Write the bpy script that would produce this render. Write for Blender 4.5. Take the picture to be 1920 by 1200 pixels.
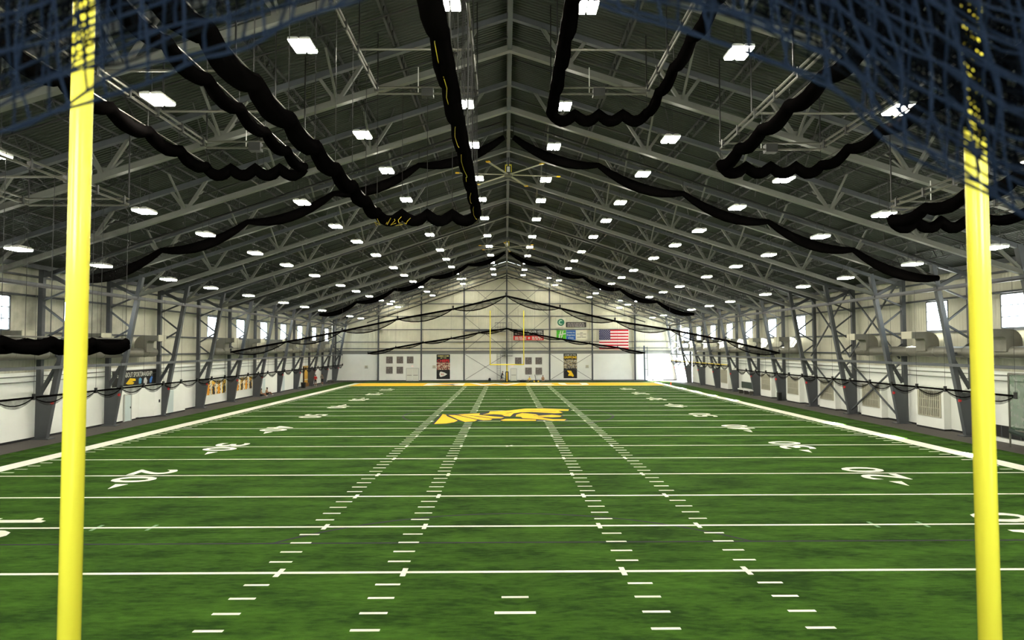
import bpy, bmesh, math, random
from mathutils import Vector, Matrix, Quaternion, noise
random.seed(7)
for o in list(bpy.data.objects): bpy.data.objects.remove(o)
sc = bpy.context.scene
COL = sc.collection
V = Vector

# ------------------------------------------------------------------ camera
PITCH, YAW, ROLL = 0.0406673, 0.0092569, -0.0019566
CAM = V((-0.2, -13.527, 5.8925))
cd = bpy.data.cameras.new('camera'); cam = bpy.data.objects.new('camera', cd); COL.objects.link(cam)
cd.sensor_fit = 'HORIZONTAL'; cd.sensor_width = 36.0; cd.lens = 1271.89/1920*36.0
cd.clip_start = 0.05; cd.clip_end = 600
def c2w(xr, yr, zr):
    c, s = math.cos(ROLL), math.sin(ROLL); x, z = xr*c-zr*s, xr*s+zr*c
    c, s = math.cos(PITCH), math.sin(PITCH); y, z = yr*c-z*s, yr*s+z*c
    c, s = math.cos(YAW), math.sin(YAW)
    return V((x*c+y*s, -x*s+y*c, z))
r_, f_, u_ = c2w(1,0,0), c2w(0,1,0), c2w(0,0,1)
M = Matrix((r_, u_, -f_)).transposed().to_4x4(); M.translation = CAM
cam.matrix_world = M
cd.dof.use_dof = True; cd.dof.focus_distance = 45.0; cd.dof.aperture_fstop = 2.5
sc.camera = cam

# ------------------------------------------------------------------ sky, sun, exposure
w = bpy.data.worlds.new('sky'); sc.world = w; w.use_nodes = True
bg = w.node_tree.nodes['Background']; bg.inputs[0].default_value = (0.80, 0.91, 1.0, 1); bg.inputs[1].default_value = 14.0
sd = bpy.data.lights.new('sun', 'SUN'); sd.energy = 250.0; sd.angle = math.radians(0.6); sd.color = (1, .97, .9)
sun = bpy.data.objects.new('sun', sd); COL.objects.link(sun)
sun.rotation_euler = V((-5.7, 2.9, -8.1)).to_track_quat('-Z', 'Y').to_euler()
sun.location = (60, 0, 60)
LAMP = 112.0
sc.view_settings.view_transform = 'Standard'; sc.view_settings.look = 'None'
sc.view_settings.exposure = 0.0; sc.view_settings.gamma = 1.0
sc.view_settings.use_curve_mapping = False

# ------------------------------------------------------------------ materials
def lin(c): return tuple((x/12.92 if x <= .04045 else ((x+.055)/1.055)**2.4) for x in (v/255 for v in c))
MATS = {}
def mat(name, rgb, rough=.6, metal=0., var=0., scale=3., bump=0., bscale=40., stretch=(1,1,1), rgb2=None, spec=.4):
    if name in MATS: return MATS[name]
    m = bpy.data.materials.new(name); m.use_nodes = True; nt = m.node_tree; b = nt.nodes['Principled BSDF']
    b.inputs['Base Color'].default_value = (*lin(rgb), 1); b.inputs['Roughness'].default_value = rough
    b.inputs['Metallic'].default_value = metal; b.inputs['Specular IOR Level'].default_value = spec
    if var or rgb2 or bump:
        tc = nt.nodes.new('ShaderNodeTexCoord'); mp = nt.nodes.new('ShaderNodeMapping'); mp.inputs['Scale'].default_value = stretch
        nt.links.new(tc.outputs['Object'], mp.inputs[0])
    if var or rgb2:
        n = nt.nodes.new('ShaderNodeTexNoise'); n.inputs['Scale'].default_value = scale; n.inputs['Detail'].default_value = 5; n.inputs['Roughness'].default_value = .65
        nt.links.new(mp.outputs[0], n.inputs['Vector'])
        cr = nt.nodes.new('ShaderNodeValToRGB'); cr.color_ramp.elements[0].position = .35; cr.color_ramp.elements[1].position = .65
        a = lin(rgb); d = lin(rgb2) if rgb2 else tuple(min(1, x*(1+var)) for x in a); a = a if rgb2 else tuple(x*(1-var) for x in a)
        cr.color_ramp.elements[0].color = (*a, 1); cr.color_ramp.elements[1].color = (*d, 1)
        nt.links.new(n.outputs[0], cr.inputs[0]); nt.links.new(cr.outputs[0], b.inputs['Base Color'])
    if bump:
        n2 = nt.nodes.new('ShaderNodeTexNoise'); n2.inputs['Scale'].default_value = bscale; nt.links.new(mp.outputs[0], n2.inputs['Vector'])
        bp = nt.nodes.new('ShaderNodeBump'); bp.inputs['Strength'].default_value = bump; bp.inputs['Distance'].default_value = .03
        nt.links.new(n2.outputs[0], bp.inputs['Height']); nt.links.new(bp.outputs[0], b.inputs['Normal'])
    MATS[name] = m; return m
def emit(name, rgb, s):
    m = bpy.data.materials.new(name); m.use_nodes = True; nt = m.node_tree; b = nt.nodes['Principled BSDF']
    b.inputs['Base Color'].default_value = (.8,.8,.8,1)
    b.inputs['Emission Color'].default_value = (*rgb, 1); b.inputs['Emission Strength'].default_value = s
    return m
def netmat(name, rgb, cover):
    """fine netting: threads too small to see one by one"""
    m = bpy.data.materials.new(name); m.use_nodes = True; nt = m.node_tree; b = nt.nodes['Principled BSDF']
    b.inputs['Base Color'].default_value = (*lin(rgb), 1); b.inputs['Roughness'].default_value = .9
    tc = nt.nodes.new('ShaderNodeTexCoord'); n = nt.nodes.new('ShaderNodeTexNoise'); n.inputs['Scale'].default_value = 2.2; n.inputs['Detail'].default_value = 3
    nt.links.new(tc.outputs['Object'], n.inputs['Vector'])
    mr = nt.nodes.new('ShaderNodeMapRange'); mr.inputs[1].default_value = .3; mr.inputs[2].default_value = .7
    mr.inputs[3].default_value = max(0, cover-.14); mr.inputs[4].default_value = min(1, cover+.14)
    nt.links.new(n.outputs[0], mr.inputs[0])
    tr = nt.nodes.new('ShaderNodeBsdfTransparent'); mx = nt.nodes.new('ShaderNodeMixShader')
    nt.links.new(mr.outputs[0], mx.inputs[0]); nt.links.new(tr.outputs[0], mx.inputs[1]); nt.links.new(b.outputs[0], mx.inputs[2])
    nt.links.new(mx.outputs[0], nt.nodes['Material Output'].inputs[0]); return m
def turfmat():
    m = bpy.data.materials.new('turf'); m.use_nodes = True; nt = m.node_tree; b = nt.nodes['Principled BSDF']
    b.inputs['Roughness'].default_value = .85; b.inputs['Specular IOR Level'].default_value = .03; b.inputs['Sheen Weight'].default_value = .03; b.inputs['Sheen Tint'].default_value = (.5, .8, .25, 1); b.inputs['Sheen Roughness'].default_value = .5
    tc = nt.nodes.new('ShaderNodeTexCoord')
    def nz(sc_, st, det):
        mp = nt.nodes.new('ShaderNodeMapping'); mp.inputs['Scale'].default_value = st; nt.links.new(tc.outputs['Object'], mp.inputs[0])
        n = nt.nodes.new('ShaderNodeTexNoise'); n.inputs['Scale'].default_value = sc_; n.inputs['Detail'].default_value = det; n.inputs['Roughness'].default_value = .62
        nt.links.new(mp.outputs[0], n.inputs['Vector']); return n
    n1 = nz(.9, (.4, 1.0, 1), 7); n2 = nz(7., (.35, 1, 1), 5); n3 = nz(70, (1, 1, 1), 2)
    a1 = nt.nodes.new('ShaderNodeMath'); a1.operation = 'MULTIPLY'; a1.inputs[1].default_value = .5
    a2 = nt.nodes.new('ShaderNodeMath'); a2.operation = 'MULTIPLY_ADD'; a2.inputs[1].default_value = .3
    a3 = nt.nodes.new('ShaderNodeMath'); a3.operation = 'MULTIPLY_ADD'; a3.inputs[1].default_value = .2
    nt.links.new(n1.outputs[0], a1.inputs[0]); nt.links.new(n2.outputs[0], a2.inputs[0]); nt.links.new(a1.outputs[0], a2.inputs[2])
    nt.links.new(n3.outputs[0], a3.inputs[0]); nt.links.new(a2.outputs[0], a3.inputs[2])
    cr = nt.nodes.new('ShaderNodeValToRGB'); e = cr.color_ramp.elements
    e[0].position = .42; e[0].color = (*lin((27, 50, 14)), 1); e[1].position = .59; e[1].color = (*lin((62, 95, 29)), 1)
    nt.links.new(a3.outputs[0], cr.inputs[0]); nt.links.new(cr.outputs[0], b.inputs['Base Color'])
    bp = nt.nodes.new('ShaderNodeBump'); bp.inputs['Strength'].default_value = .5; bp.inputs['Distance'].default_value = .03
    nt.links.new(n3.outputs[0], bp.inputs['Height']); nt.links.new(bp.outputs[0], b.inputs['Normal']); return m
def ribmat(name, rgb, axis, freq, depth):
    """profiled metal sheet with vertical ribs"""
    m = mat(name, rgb, .5, 0, .06, .6); nt = m.node_tree; b = nt.nodes['Principled BSDF']
    tc = nt.nodes.new('ShaderNodeTexCoord'); wv = nt.nodes.new('ShaderNodeTexWave'); wv.wave_profile = 'SIN'; wv.bands_direction = axis
    wv.inputs['Scale'].default_value = freq; nt.links.new(tc.outputs['Object'], wv.inputs[0])
    bp = nt.nodes.new('ShaderNodeBump'); bp.inputs['Strength'].default_value = .6; bp.inputs['Distance'].default_value = depth
    nt.links.new(wv.outputs['Fac'], bp.inputs['Height']); nt.links.new(bp.outputs[0], b.inputs['Normal']); return m
def glassmat():
    m = bpy.data.materials.new('window_glass'); m.use_nodes = True; nt = m.node_tree; nt.nodes.remove(nt.nodes['Principled BSDF'])
    tr = nt.nodes.new('ShaderNodeBsdfTransparent'); tr.inputs[0].default_value = (.93,.96,.97,1); gl = nt.nodes.new('ShaderNodeBsdfGlossy'); gl.inputs['Roughness'].default_value = .05
    mx = nt.nodes.new('ShaderNodeMixShader'); mx.inputs[0].default_value = .06
    nt.links.new(tr.outputs[0], mx.inputs[1]); nt.links.new(gl.outputs[0], mx.inputs[2]); nt.links.new(mx.outputs[0], nt.nodes['Material Output'].inputs[0]); return m

TURF = turfmat()
LINE = mat('line_paint', (238, 234, 220), .8, 0, .05, 8)
GOLD = mat('gold_turf', (248, 190, 0), .85, 0, .06, 4)
BLACKTURF = mat('black_turf', (26, 28, 34), .9)
GREYTICK = mat('faded_paint', (118, 150, 112), .85)
RUBBER = mat('rubber_track', (74, 68, 66), .75, 0, .12, 6)
STEEL = mat('grey_painted_steel', (73, 76, 80), .5, 0, .05, 1.5)
STEEL_LIT = mat('painted_steel_lit_tone', (104, 105, 99), .45, 0, .05, 1.5)  # same paint as the columns; lamplight on chords and webs put into the colour
STEELD = mat('grey_joist_steel', (46, 47, 45), .55)
DECK = mat('metal_deck', (44, 50, 40), .6, 0, .06, .5)
WHITEW = mat('white_liner_panel', (234, 235, 228), .55, 0, .03, .4)
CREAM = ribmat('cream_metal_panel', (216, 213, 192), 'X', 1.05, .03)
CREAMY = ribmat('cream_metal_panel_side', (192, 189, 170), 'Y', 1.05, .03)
BASEBLK = mat('black_base', (22, 22, 22), .7)
YELLOW = mat('goal_yellow', (255, 238, 74), .26, 0, .0, 2, spec=.7)
BLACKNET = mat('black_net_bundle', (7, 6, 6), 1.0, spec=0.)
NETSHEET = netmat('black_net_sheet', (8, 8, 8), .62)
NETTHIN = netmat('thin_net_sheet', (24, 24, 22), .20)
BLACKM = mat('black_metal', (24, 24, 24), .5)
PIPE = mat('galvanised_pipe', (104, 102, 94), .4, .5)
DUCT = mat('galvanised_duct', (118, 116, 106), .45, .3, .08, 2)
WHITEM = mat('white_paint', (235, 235, 230), .5)
RED = mat('red_paint', (190, 24, 28), .5)
NAVYNET = mat('navy_net_cord', (15, 26, 42), .9, spec=.1)
GLASS = glassmat()
LENS = emit('lamp_lens', (1.0, .955, .80), LAMP)

# ------------------------------------------------------------------ mesh helpers
class MB:
    def __init__(s): s.v = []; s.f = []
    def add(s, vs, fs):
        n = len(s.v); s.v += [tuple(p) for p in vs]; s.f += [tuple(i+n for i in f) for f in fs]; return s
    def hexa(s, p):  # 8 points: bottom 4, top 4
        return s.add(p, [(0,3,2,1), (4,5,6,7), (0,1,5,4), (1,2,6,5), (2,3,7,6), (3,0,4,7)])
    def box(s, x0, x1, y0, y1, z0, z1):
        return s.hexa([(x0,y0,z0),(x1,y0,z0),(x1,y1,z0),(x0,y1,z0),(x0,y0,z1),(x1,y0,z1),(x1,y1,z1),(x0,y1,z1)])
    def beam(s, p, q, w, h=None, up=(0,0,1)):
        p, q = V(p), V(q); h = w if h is None else h; d = (q-p).normalized(); up = V(up)
        if abs(d.dot(up)) > .99: up = V((0,1,0))
        a = d.cross(up).normalized()*w/2; b = a.cross(d).normalized()*h/2
        return s.hexa([p-a-b, p+a-b, p+a+b, p-a+b, q-a-b, q+a-b, q+a+b, q-a+b])
    def tube(s, pts, r, n=6, cap=True):
        pts = [V(p) for p in pts]; R = r if isinstance(r, (list, tuple)) else [r]*len(pts)
        vs = []; fs = []; ref = None
        for i, p in enumerate(pts):
            d = (pts[min(i+1, len(pts)-1)]-pts[max(i-1, 0)]).normalized()
            if ref is None: ref = V((0,0,1)) if abs(d.z) < .9 else V((1,0,0))
            a = d.cross(ref).normalized(); b = a.cross(d).normalized(); ref = b
            vs += [p+(a*math.cos(t)+b*math.sin(t))*R[i] for t in (2*math.pi*k/n for k in range(n))]
        for i in range(len(pts)-1):
            for k in range(n): fs.append((i*n+k, i*n+(k+1) % n, (i+1)*n+(k+1) % n, (i+1)*n+k))
        if cap: fs.append(tuple(range(n))[::-1]); fs.append(tuple(range((len(pts)-1)*n, len(pts)*n)))
        return s.add(vs, fs)
    def prism(s, poly, right, up, org, th):
        """flat outline in the right/up plane with thickness th along its normal"""
        right, up, org = V(right), V(up), V(org); nrm = right.cross(up).normalized(); n = len(poly)
        lo = [org+right*x+up*y for x, y in poly]; hi = [p+nrm*th for p in lo]
        return s.add(lo+hi, [tuple(range(n))[::-1], tuple(range(n, 2*n))]+[(i, (i+1) % n, n+(i+1) % n, n+i) for i in range(n)])
    def mesh(s, name, m, smooth=False):
        me = bpy.data.meshes.new(name); me.from_pydata(s.v, [], s.f); me.update()
        for x in (m if isinstance(m, (list, tuple)) else [m]): me.materials.append(x)
        if smooth:
            for p in me.polygons: p.use_smooth = True
        return me
    def build(s, name, m, parent=None, smooth=False):
        return link(name, s.mesh(name, m, smooth), parent)
def link(name, data, parent=None, loc=None):
    o = bpy.data.objects.new(name, data); COL.objects.link(o)
    if parent: o.parent = parent
    if loc: o.location = loc
    return o
def thing(name, label, cat, loc=(0,0,0), group=None, rz=0):
    o = link(name, None, None, loc); o.empty_display_size = .2; o.rotation_euler.z = rz
    return tag(o, label, cat, group)
def tag(o, label, cat, group=None):
    o['label'] = label; o['category'] = cat
    if group: o['group'] = group
    return o
def struct(o): o['kind'] = 'structure'; return o
def stuff(o): o['kind'] = 'stuff'; return o
def copy_tree(o, parent=None):
    c = o.copy(); COL.objects.link(c); c.parent = parent
    for ch in list(KIDS.get(o.name, [])): copy_tree(ch, c)
    return c
KIDS = {}
def kids(o):
    KIDS[o.name] = list(o.children)
    for c in o.children: kids(c)
def text(body, right, up, org, width, height, m, parent, th=.02, name='lettering', bold=.012, align='L'):
    cu = bpy.data.curves.new('txt', 'FONT'); cu.body = body; cu.offset = bold; cu.resolution_u = 3; cu.fill_mode = 'BOTH'
    o = bpy.data.objects.new('txt', cu); COL.objects.link(o)
    dg = bpy.context.evaluated_depsgraph_get(); me = bpy.data.meshes.new_from_object(o.evaluated_get(dg))
    bpy.data.objects.remove(o); bpy.data.curves.remove(cu)
    xs = [v.co.x for v in me.vertices]; ys = [v.co.y for v in me.vertices]
    x0, x1, y0, y1 = min(xs), max(xs), min(ys), max(ys)
    right, up, org = V(right), V(up), V(org); nrm = right.cross(up).normalized()
    sx = width/(x1-x0); sy = height/(y1-y0)
    for v in me.vertices: v.co = org+right*((v.co.x-x0)*sx)+up*((v.co.y-y0)*sy)+nrm*th
    me.materials.clear(); me.materials.append(m)
    return link(name, me, parent)
def smooth_path(nodes, sags, n=8, zsag=True):
    """rope through carriers with a sagging bight between each pair"""
    out = []
    for i in range(len(nodes)-1):
        a, b = V(nodes[i]), V(nodes[i+1]); s = sags[i] if isinstance(sags, (list, tuple)) else sags
        for k in range(n):
            t = k/n; p = a.lerp(b, t); p.z -= s*4*t*(1-t); out.append(p)
    out.append(V(nodes[-1])); return out

# ------------------------------------------------------------------ building numbers
YN, YF = -15.2, 107.5          # near and far end walls
XW = 31.15                     # side wall plane
deck = lambda x: 21.4-.325*abs(x)
zbot = lambda x: 19.15-.3217*abs(x)
ztop = lambda x: deck(x)-.78
FR = [106.9]+[107.5-7.62*k for k in range(1, 15)]   # frame lines, far to near

# ------------------------------------------------------------------ ground, floor
g = struct(MB().box(-400, 400, -300, 500, -.6, -.5).build('ground_outside', mat('pale_concrete_yard', (190, 188, 182), .9, 0, .08, .05)))
floor = struct(MB().box(-XW-.4, XW+.4, YN, YF+.4, -.5, -.02).build('floor', RUBBER))
tf = MB().box(-28.2, 28.1, -12.4, 105.0, -.019, 0).build('turf', TURF, floor)
TZ = .004
def flat(pts, m, name='field_line', z=TZ, th=.004, parent=None):
    return MB().prism(pts, (1,0,0), (0,1,0), (0,0,z-th), th).build(name, m, parent or floor)
def rect(x0, x1, y0, y1, m=LINE, name='field_line', z=TZ): return flat([(x0,y0),(x1,y0),(x1,y1),(x0,y1)], m, name, z)
YD = .9144; LW = .075
rect(-25.45, -24.38, -9.15, 100.6, name='sideline'); rect(24.38, 25.45, -9.15, 100.6, name='sideline')
rect(-24.38, 24.38, 100.05, 100.6, name='end_line')
rect(-24.38, 24.38, 91.44+LW, 100.05, GOLD, 'end_zone')
for k in range(0, 21): rect(-24.3, 24.3, k*5*YD-LW, k*5*YD+LW, name='yard_line')
far_hash = MB()
for k in range(0, 20):
    for j in range(1, 5):
        y = (k*5+j)*YD
        for x0, x1 in ((-3.46,-2.84), (2.84,3.46), (-6.72,-6.10), (6.10,6.72), (-24.2,-23.6), (23.6,24.2)):
            if k < 9 and not (abs(x0) > 20 and k < 1): rect(x0, x1, y-.055, y+.055, name='hash_mark')
            elif k >= 9: far_hash.prism([(x0,y-.055),(x1,y-.055),(x1,y+.055),(x0,y+.055)], (1,0,0), (0,1,0), (0,0,0), .004)
stuff(far_hash.build('hash_mark_rows', LINE, floor))
for k in range(1, 20):
    for x in (-6.15, -2.88, 2.88, 6.15): rect(x-.07, x+.07, k*5*YD-.32, k*5*YD+.32, name='hash_cross', z=TZ+.002)
rect(-.31, .33, 2.70, 2.81, name='field_mark'); rect(-.46, .46, 1.74, 1.88, name='field_mark')
for y in (27.43, 64.0):
    for s in (-1, 1): flat([(-.22,y-.2*s-.06),(-.12,y-.2*s-.06),(.22,y+.2*s+.06),(.12,y+.2*s+.06)], LINE, 'field_mark', TZ+.002)
for x in (-13.65, -11.85, 12.0, 13.65): rect(x-.06, x+.06, 9.144-.35, 9.144+.35, GREYTICK, 'faded_tick', TZ-.001)
# black lines of a second sport
rect(-24.3, 24.3, 7.20, 7.33, BLACKTURF, 'black_line', TZ-.002)
def ringseg(cx, cy, r, a0, a1, wd, m, name, z, n=48):
    mb = MB()
    o_ = [(cx+(r+wd/2)*math.cos(a0+(a1-a0)*i/n), cy+(r+wd/2)*math.sin(a0+(a1-a0)*i/n)) for i in range(n+1)]
    i_ = [(cx+(r-wd/2)*math.cos(a0+(a1-a0)*i/n), cy+(r-wd/2)*math.sin(a0+(a1-a0)*i/n)) for i in range(n+1)]
    vs = [(x, y, z) for x, y in o_+i_]; mb.add(vs, [(i, n+1+i, n+2+i, i+1)[::-1] for i in range(n)])
    return mb.build(name, m, floor)
a = math.acos(7.15/9.15); cyc = 10.83-9.15
ringseg(0, cyc, 9.15, math.asin((7.27-cyc)/9.15), math.pi-math.asin((7.27-cyc)/9.15), .13, BLACKTURF, 'black_arc', TZ-.002)
ringseg(0, 46.2, 9.1, 0, 2*math.pi, .2, BLACKTURF, 'black_circle', TZ-.002, 96)
for s, nm in ((-1, 'L'), (1, 'R')): rect(min(s*27.2, s*27.28), max(s*27.2, s*27.28), -10, 100, mat('dark_turf_seam', (34, 66, 28), .9), 'turf_seam')
# yard numbers
for k in range(2, 20, 2):
    num = k*5 if k <= 10 else (20-k)*5; y = k*5*YD; d = str(num)
    for s in (-1, 1):
        right = V((0, s, 0)); up = V((-s, 0, 0)); x0 = s*17.9
        for i, ch in enumerate(d):
            off = (-1.55 if i == 0 else .22); wdt = 1.33 if ch != '1' else 1.0
            org = V((x0, y, 0))+right*(off if ch != '1' else off+.13)
            if ch == '1':
                MB().prism([(.1,0),(.95,0),(.95,.22),(.70,.22),(.70,1.95),(.48,1.95),(.38,1.72),(.08,1.62),(.08,1.42),(.35,1.42),(.35,.22),(.1,.22)], right, up, org+V((0,0,TZ-.003)), .004).build('yard_number', LINE, floor)
            else: text(ch, right, up, org, wdt, 1.95, LINE, floor, TZ+.001, 'yard_number', .018)
        if k != 10:
            side = 1 if k < 10 else -1      # toward the nearer goal
            yy = y-side*1.95
            tri = [(s*16.6, yy), (s*17.15, yy), (s*16.9, yy-side*1.0)]
            flat(tri if s*side > 0 else tri[::-1], LINE, 'number_arrow', TZ+.001)
# end zone letters
EZL = mat('end_zone_white', (244, 242, 232), .85)
for ch, x0, x1 in (('M', -13.1, -6.9), ('W', -6.2, 2.3), ('S', 3.0, 7.6), ('U', 8.4, 13.1)):
    text(ch, (1,0,0), (0,1,0), (x0, 92.6, 0), x1-x0, 6.4, EZL, floor, TZ+.003, 'end_zone_letter', .03)
# midfield emblem
LG = dict(black=[[-5.96,39.41],[-5.92,46.99],[-2.54,48.12],[-1.69,49.55],[0.38,50.65],[2.3,52.65],[4.02,52.59],[5.83,51.59],[5.97,50.48],[5.64,49.59],[4.96,49.35],[4.98,47.65],[4.44,46.85],[4.84,45.12],[4.6,44.01],[3.89,43.66],[3.42,43.17],[4.8,42.92],[4.83,41.22],[3.71,41.05],[2.59,41.48],[2.14,40.96],[1.14,40.99],[-0.64,41.04],[-0.72,42.24],[-1.36,41.85],[-2.41,41.09],[-3.37,40.46],[-4.04,41.0],[-4.76,39.37],[-5.75,38.97]],
 f1=[[-5.74,39.28],[-5.75,43.93],[-5.81,46.99],[-5.49,46.58],[-5.24,45.03],[-4.09,41.66],[-4.29,40.49],[-4.84,39.56]],
 f2=[[-5.23,46.18],[-4.64,46.16],[-3.6,44.24],[-2.53,42.09],[-2.7,41.09],[-3.46,40.66],[-4.07,42.34]],
 f3=[[-4.55,46.55],[-3.7,45.98],[-2.56,44.58],[-1.31,42.88],[-1.44,42.06],[-2.01,41.87],[-2.55,42.64],[-3.54,44.61]],
 f4=[[-4.37,46.79],[-2.52,47.71],[-2.55,46.26],[-1.35,44.92],[-0.36,44.15],[-0.58,43.29],[-1.24,43.23],[-2.58,45.1]],
 f5=[[-1.68,49.38],[0.21,50.38],[1.68,52.19],[3.57,52.32],[5.79,51.22],[5.62,49.86],[4.67,49.89],[4.92,47.9],[4.17,47.51],[2.15,48.83],[1.17,48.6],[0.51,47.62],[0.17,44.87],[-0.29,45.11],[-0.6,46.44],[-1.31,46.86],[-2.24,46.48],[-1.73,47.85]],
 f6=[[0.73,46.4],[1.31,47.92],[2.46,46.59],[2.64,45.41],[3.84,46.15],[4.63,45.28],[4.4,44.38],[3.77,44.03],[2.74,44.43],[3.12,43.18],[3.66,42.47],[4.75,42.37],[4.52,41.42],[3.58,41.25],[2.91,42.14],[2.28,42.64],[1.2,43.38],[1.08,44.47],[0.63,44.78]],
 f7=[[-0.64,41.84],[-0.28,42.79],[0.45,42.91],[1.4,42.53],[2.26,42.16],[2.22,41.29],[1.43,41.24],[0.58,41.27],[-0.42,41.29]])
HOLE = [[0.25,44.5],[1.0,44.62],[1.13,43.52],[0.31,43.19],[-0.65,42.94]]
for k, p in LG.items():
    flat(p[::-1], BLACKTURF if k == 'black' else GOLD, 'emblem_outline' if k == 'black' else 'emblem_feather', TZ+(.003 if k == 'black' else .006), .003)
ol = MB()
for k, p in LG.items():
    if k != 'black':
        for a_, b_ in zip(p, p[1:]+p[:1]): ol.beam((*a_, TZ+.0015), (*b_, TZ+.0015), .34, .002)
ol.build('emblem_outline', BLACKTURF, floor)
flat(HOLE[::-1], TURF, 'emblem_gap', TZ+.005, .003)
for p, q in (((-.2,47.4),(.4,48.6)), ((1.1,48.0),(2.2,47.2)), ((-1.2,46.2),(.1,46.0)), ((2.2,49.6),(4.4,49.0)), ((1.4,50.6),(3.0,50.0)), ((2.5,43.6),(4.3,42.9)), ((2.2,45.4),(2.9,44.6))):
    p, q = V((*p, TZ+.007)), V((*q, TZ+.007)); MB().beam(p, q, .16, .003).build('emblem_stroke', BLACKTURF, floor)

# ------------------------------------------------------------------ ceiling: deck, joists, ridge beam, eave tubes, pipes
mb = MB(); ys = []; y = YN
while y < YF+.4:
    ys += [(y, 0), (y+.09, 0), (y+.12, .05), (y+.21, .05)]; y += .24
vs = []
for yy, dz in ys:
    for x in (-XW-.3, 0, XW+.3): vs.append((x, yy, deck(x)+dz))
n = len(ys); fs = []
for i in range(n-1):
    for k in range(2): fs.append((i*3+k, (i+1)*3+k, (i+1)*3+k+1, i*3+k+1))
top = len(vs)
for yy in (YN-.3, YF+.6):
    for x in (-XW-.6, 0, XW+.6): vs.append((x, yy, deck(x)+.3))
for k in range(2): fs.append((top+k, top+k+1, top+3+k+1, top+3+k))
ceiling = struct(mb.add(vs, fs).build('ceiling', DECK))
# open-web joist, one bay long
JL = 7.62
jm = MB(); jm.beam((0,0,.27), (0,JL,.27), .11, .06); jm.beam((0,.3,-.27), (0,JL-.3,-.27), .10, .06)
NP = 10
for i in range(NP):
    y0 = .3+(JL-.6)*i/NP; y1 = .3+(JL-.6)*(i+1)/NP; ym = (y0+y1)/2
    jm.beam((0,y0,-.25), (0,ym,.25), .035); jm.beam((0,ym,.25), (0,y1,-.25), .035)
jmesh = jm.mesh('joist', STEELD)
near_j = MB()
for b in range(14):
    y0 = 107.5-JL*(b+1)
    for i in range(1, 12):
        for s in (-1, 1):
            x = s*2.54*i
            if b < 13: link('joist', jmesh, ceiling, (x, y0, deck(x)-.34))
            else: near_j.add([(p[0]+x, p[1]+y0, p[2]+deck(x)-.34) for p in jm.v], jm.f)
stuff(near_j.build('joist_row', STEELD, ceiling))
MB().beam((0, YN, 19.15), (0, YF, 19.15), .2, .2).build('ridge_beam', STEEL, ceiling)
MB().beam((0, YN, deck(0)-.3), (0, YF, deck(0)-.3), .25, .5).build('ridge_purlin', STEELD, ceiling)
for s in (-1, 1):
    MB().beam((s*28.55, 0, 9.78), (s*28.55, YF, 9.78), .16, .16).build('eave_tube', STEEL, ceiling)
    MB().beam((s*28.25, 0, 9.62), (s*28.25, YF-3, 9.62), .12, .10).build('eave_rail', BLACKM, ceiling)
    MB().beam((s*30.7, YN, 11.2), (s*30.7, YF, 11.2), .2, .3).build('eave_beam', STEEL, ceiling)
    MB().beam((s*29.25, 0, 4.68), (s*29.25, YF, 4.68), .14, .2).build('wall_strut', STEEL, ceiling)
for b in range(1, 14):
    y0 = 107.5-JL*b+1.4
    for s in (-1, 1):
        m_ = MB(); m_.tube([(0, y0, deck(0)-1.05), (s*29, y0, deck(29)-1.05)], .045, 6)
        for i in range(1, 10): x = s*3.05*i; m_.beam((x, y0, deck(x)-1.05), (x, y0, deck(x)), .025)
        m_.build('sprinkler_pipe', STEELD, ceiling)
        m_ = MB(); m_.tube([(s*.3, y0+3.2, deck(0)-.75), (s*29.5, y0+3.2, deck(29.5)-.75)], .035, 6)
        m_.build('conduit', BLACKM, ceiling)
    for s in (-1, 1):
        for i in range(12):
            x = s*(1.27+2.54*i)
            if i in (2, 5, 8, 10): MB().beam((x, y0-1.4, deck(x)-.12), (x+s*2.5, y0+6.2, deck(x+s*2.5)-.12), .05).build('roof_tie', STEELD, ceiling)

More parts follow.
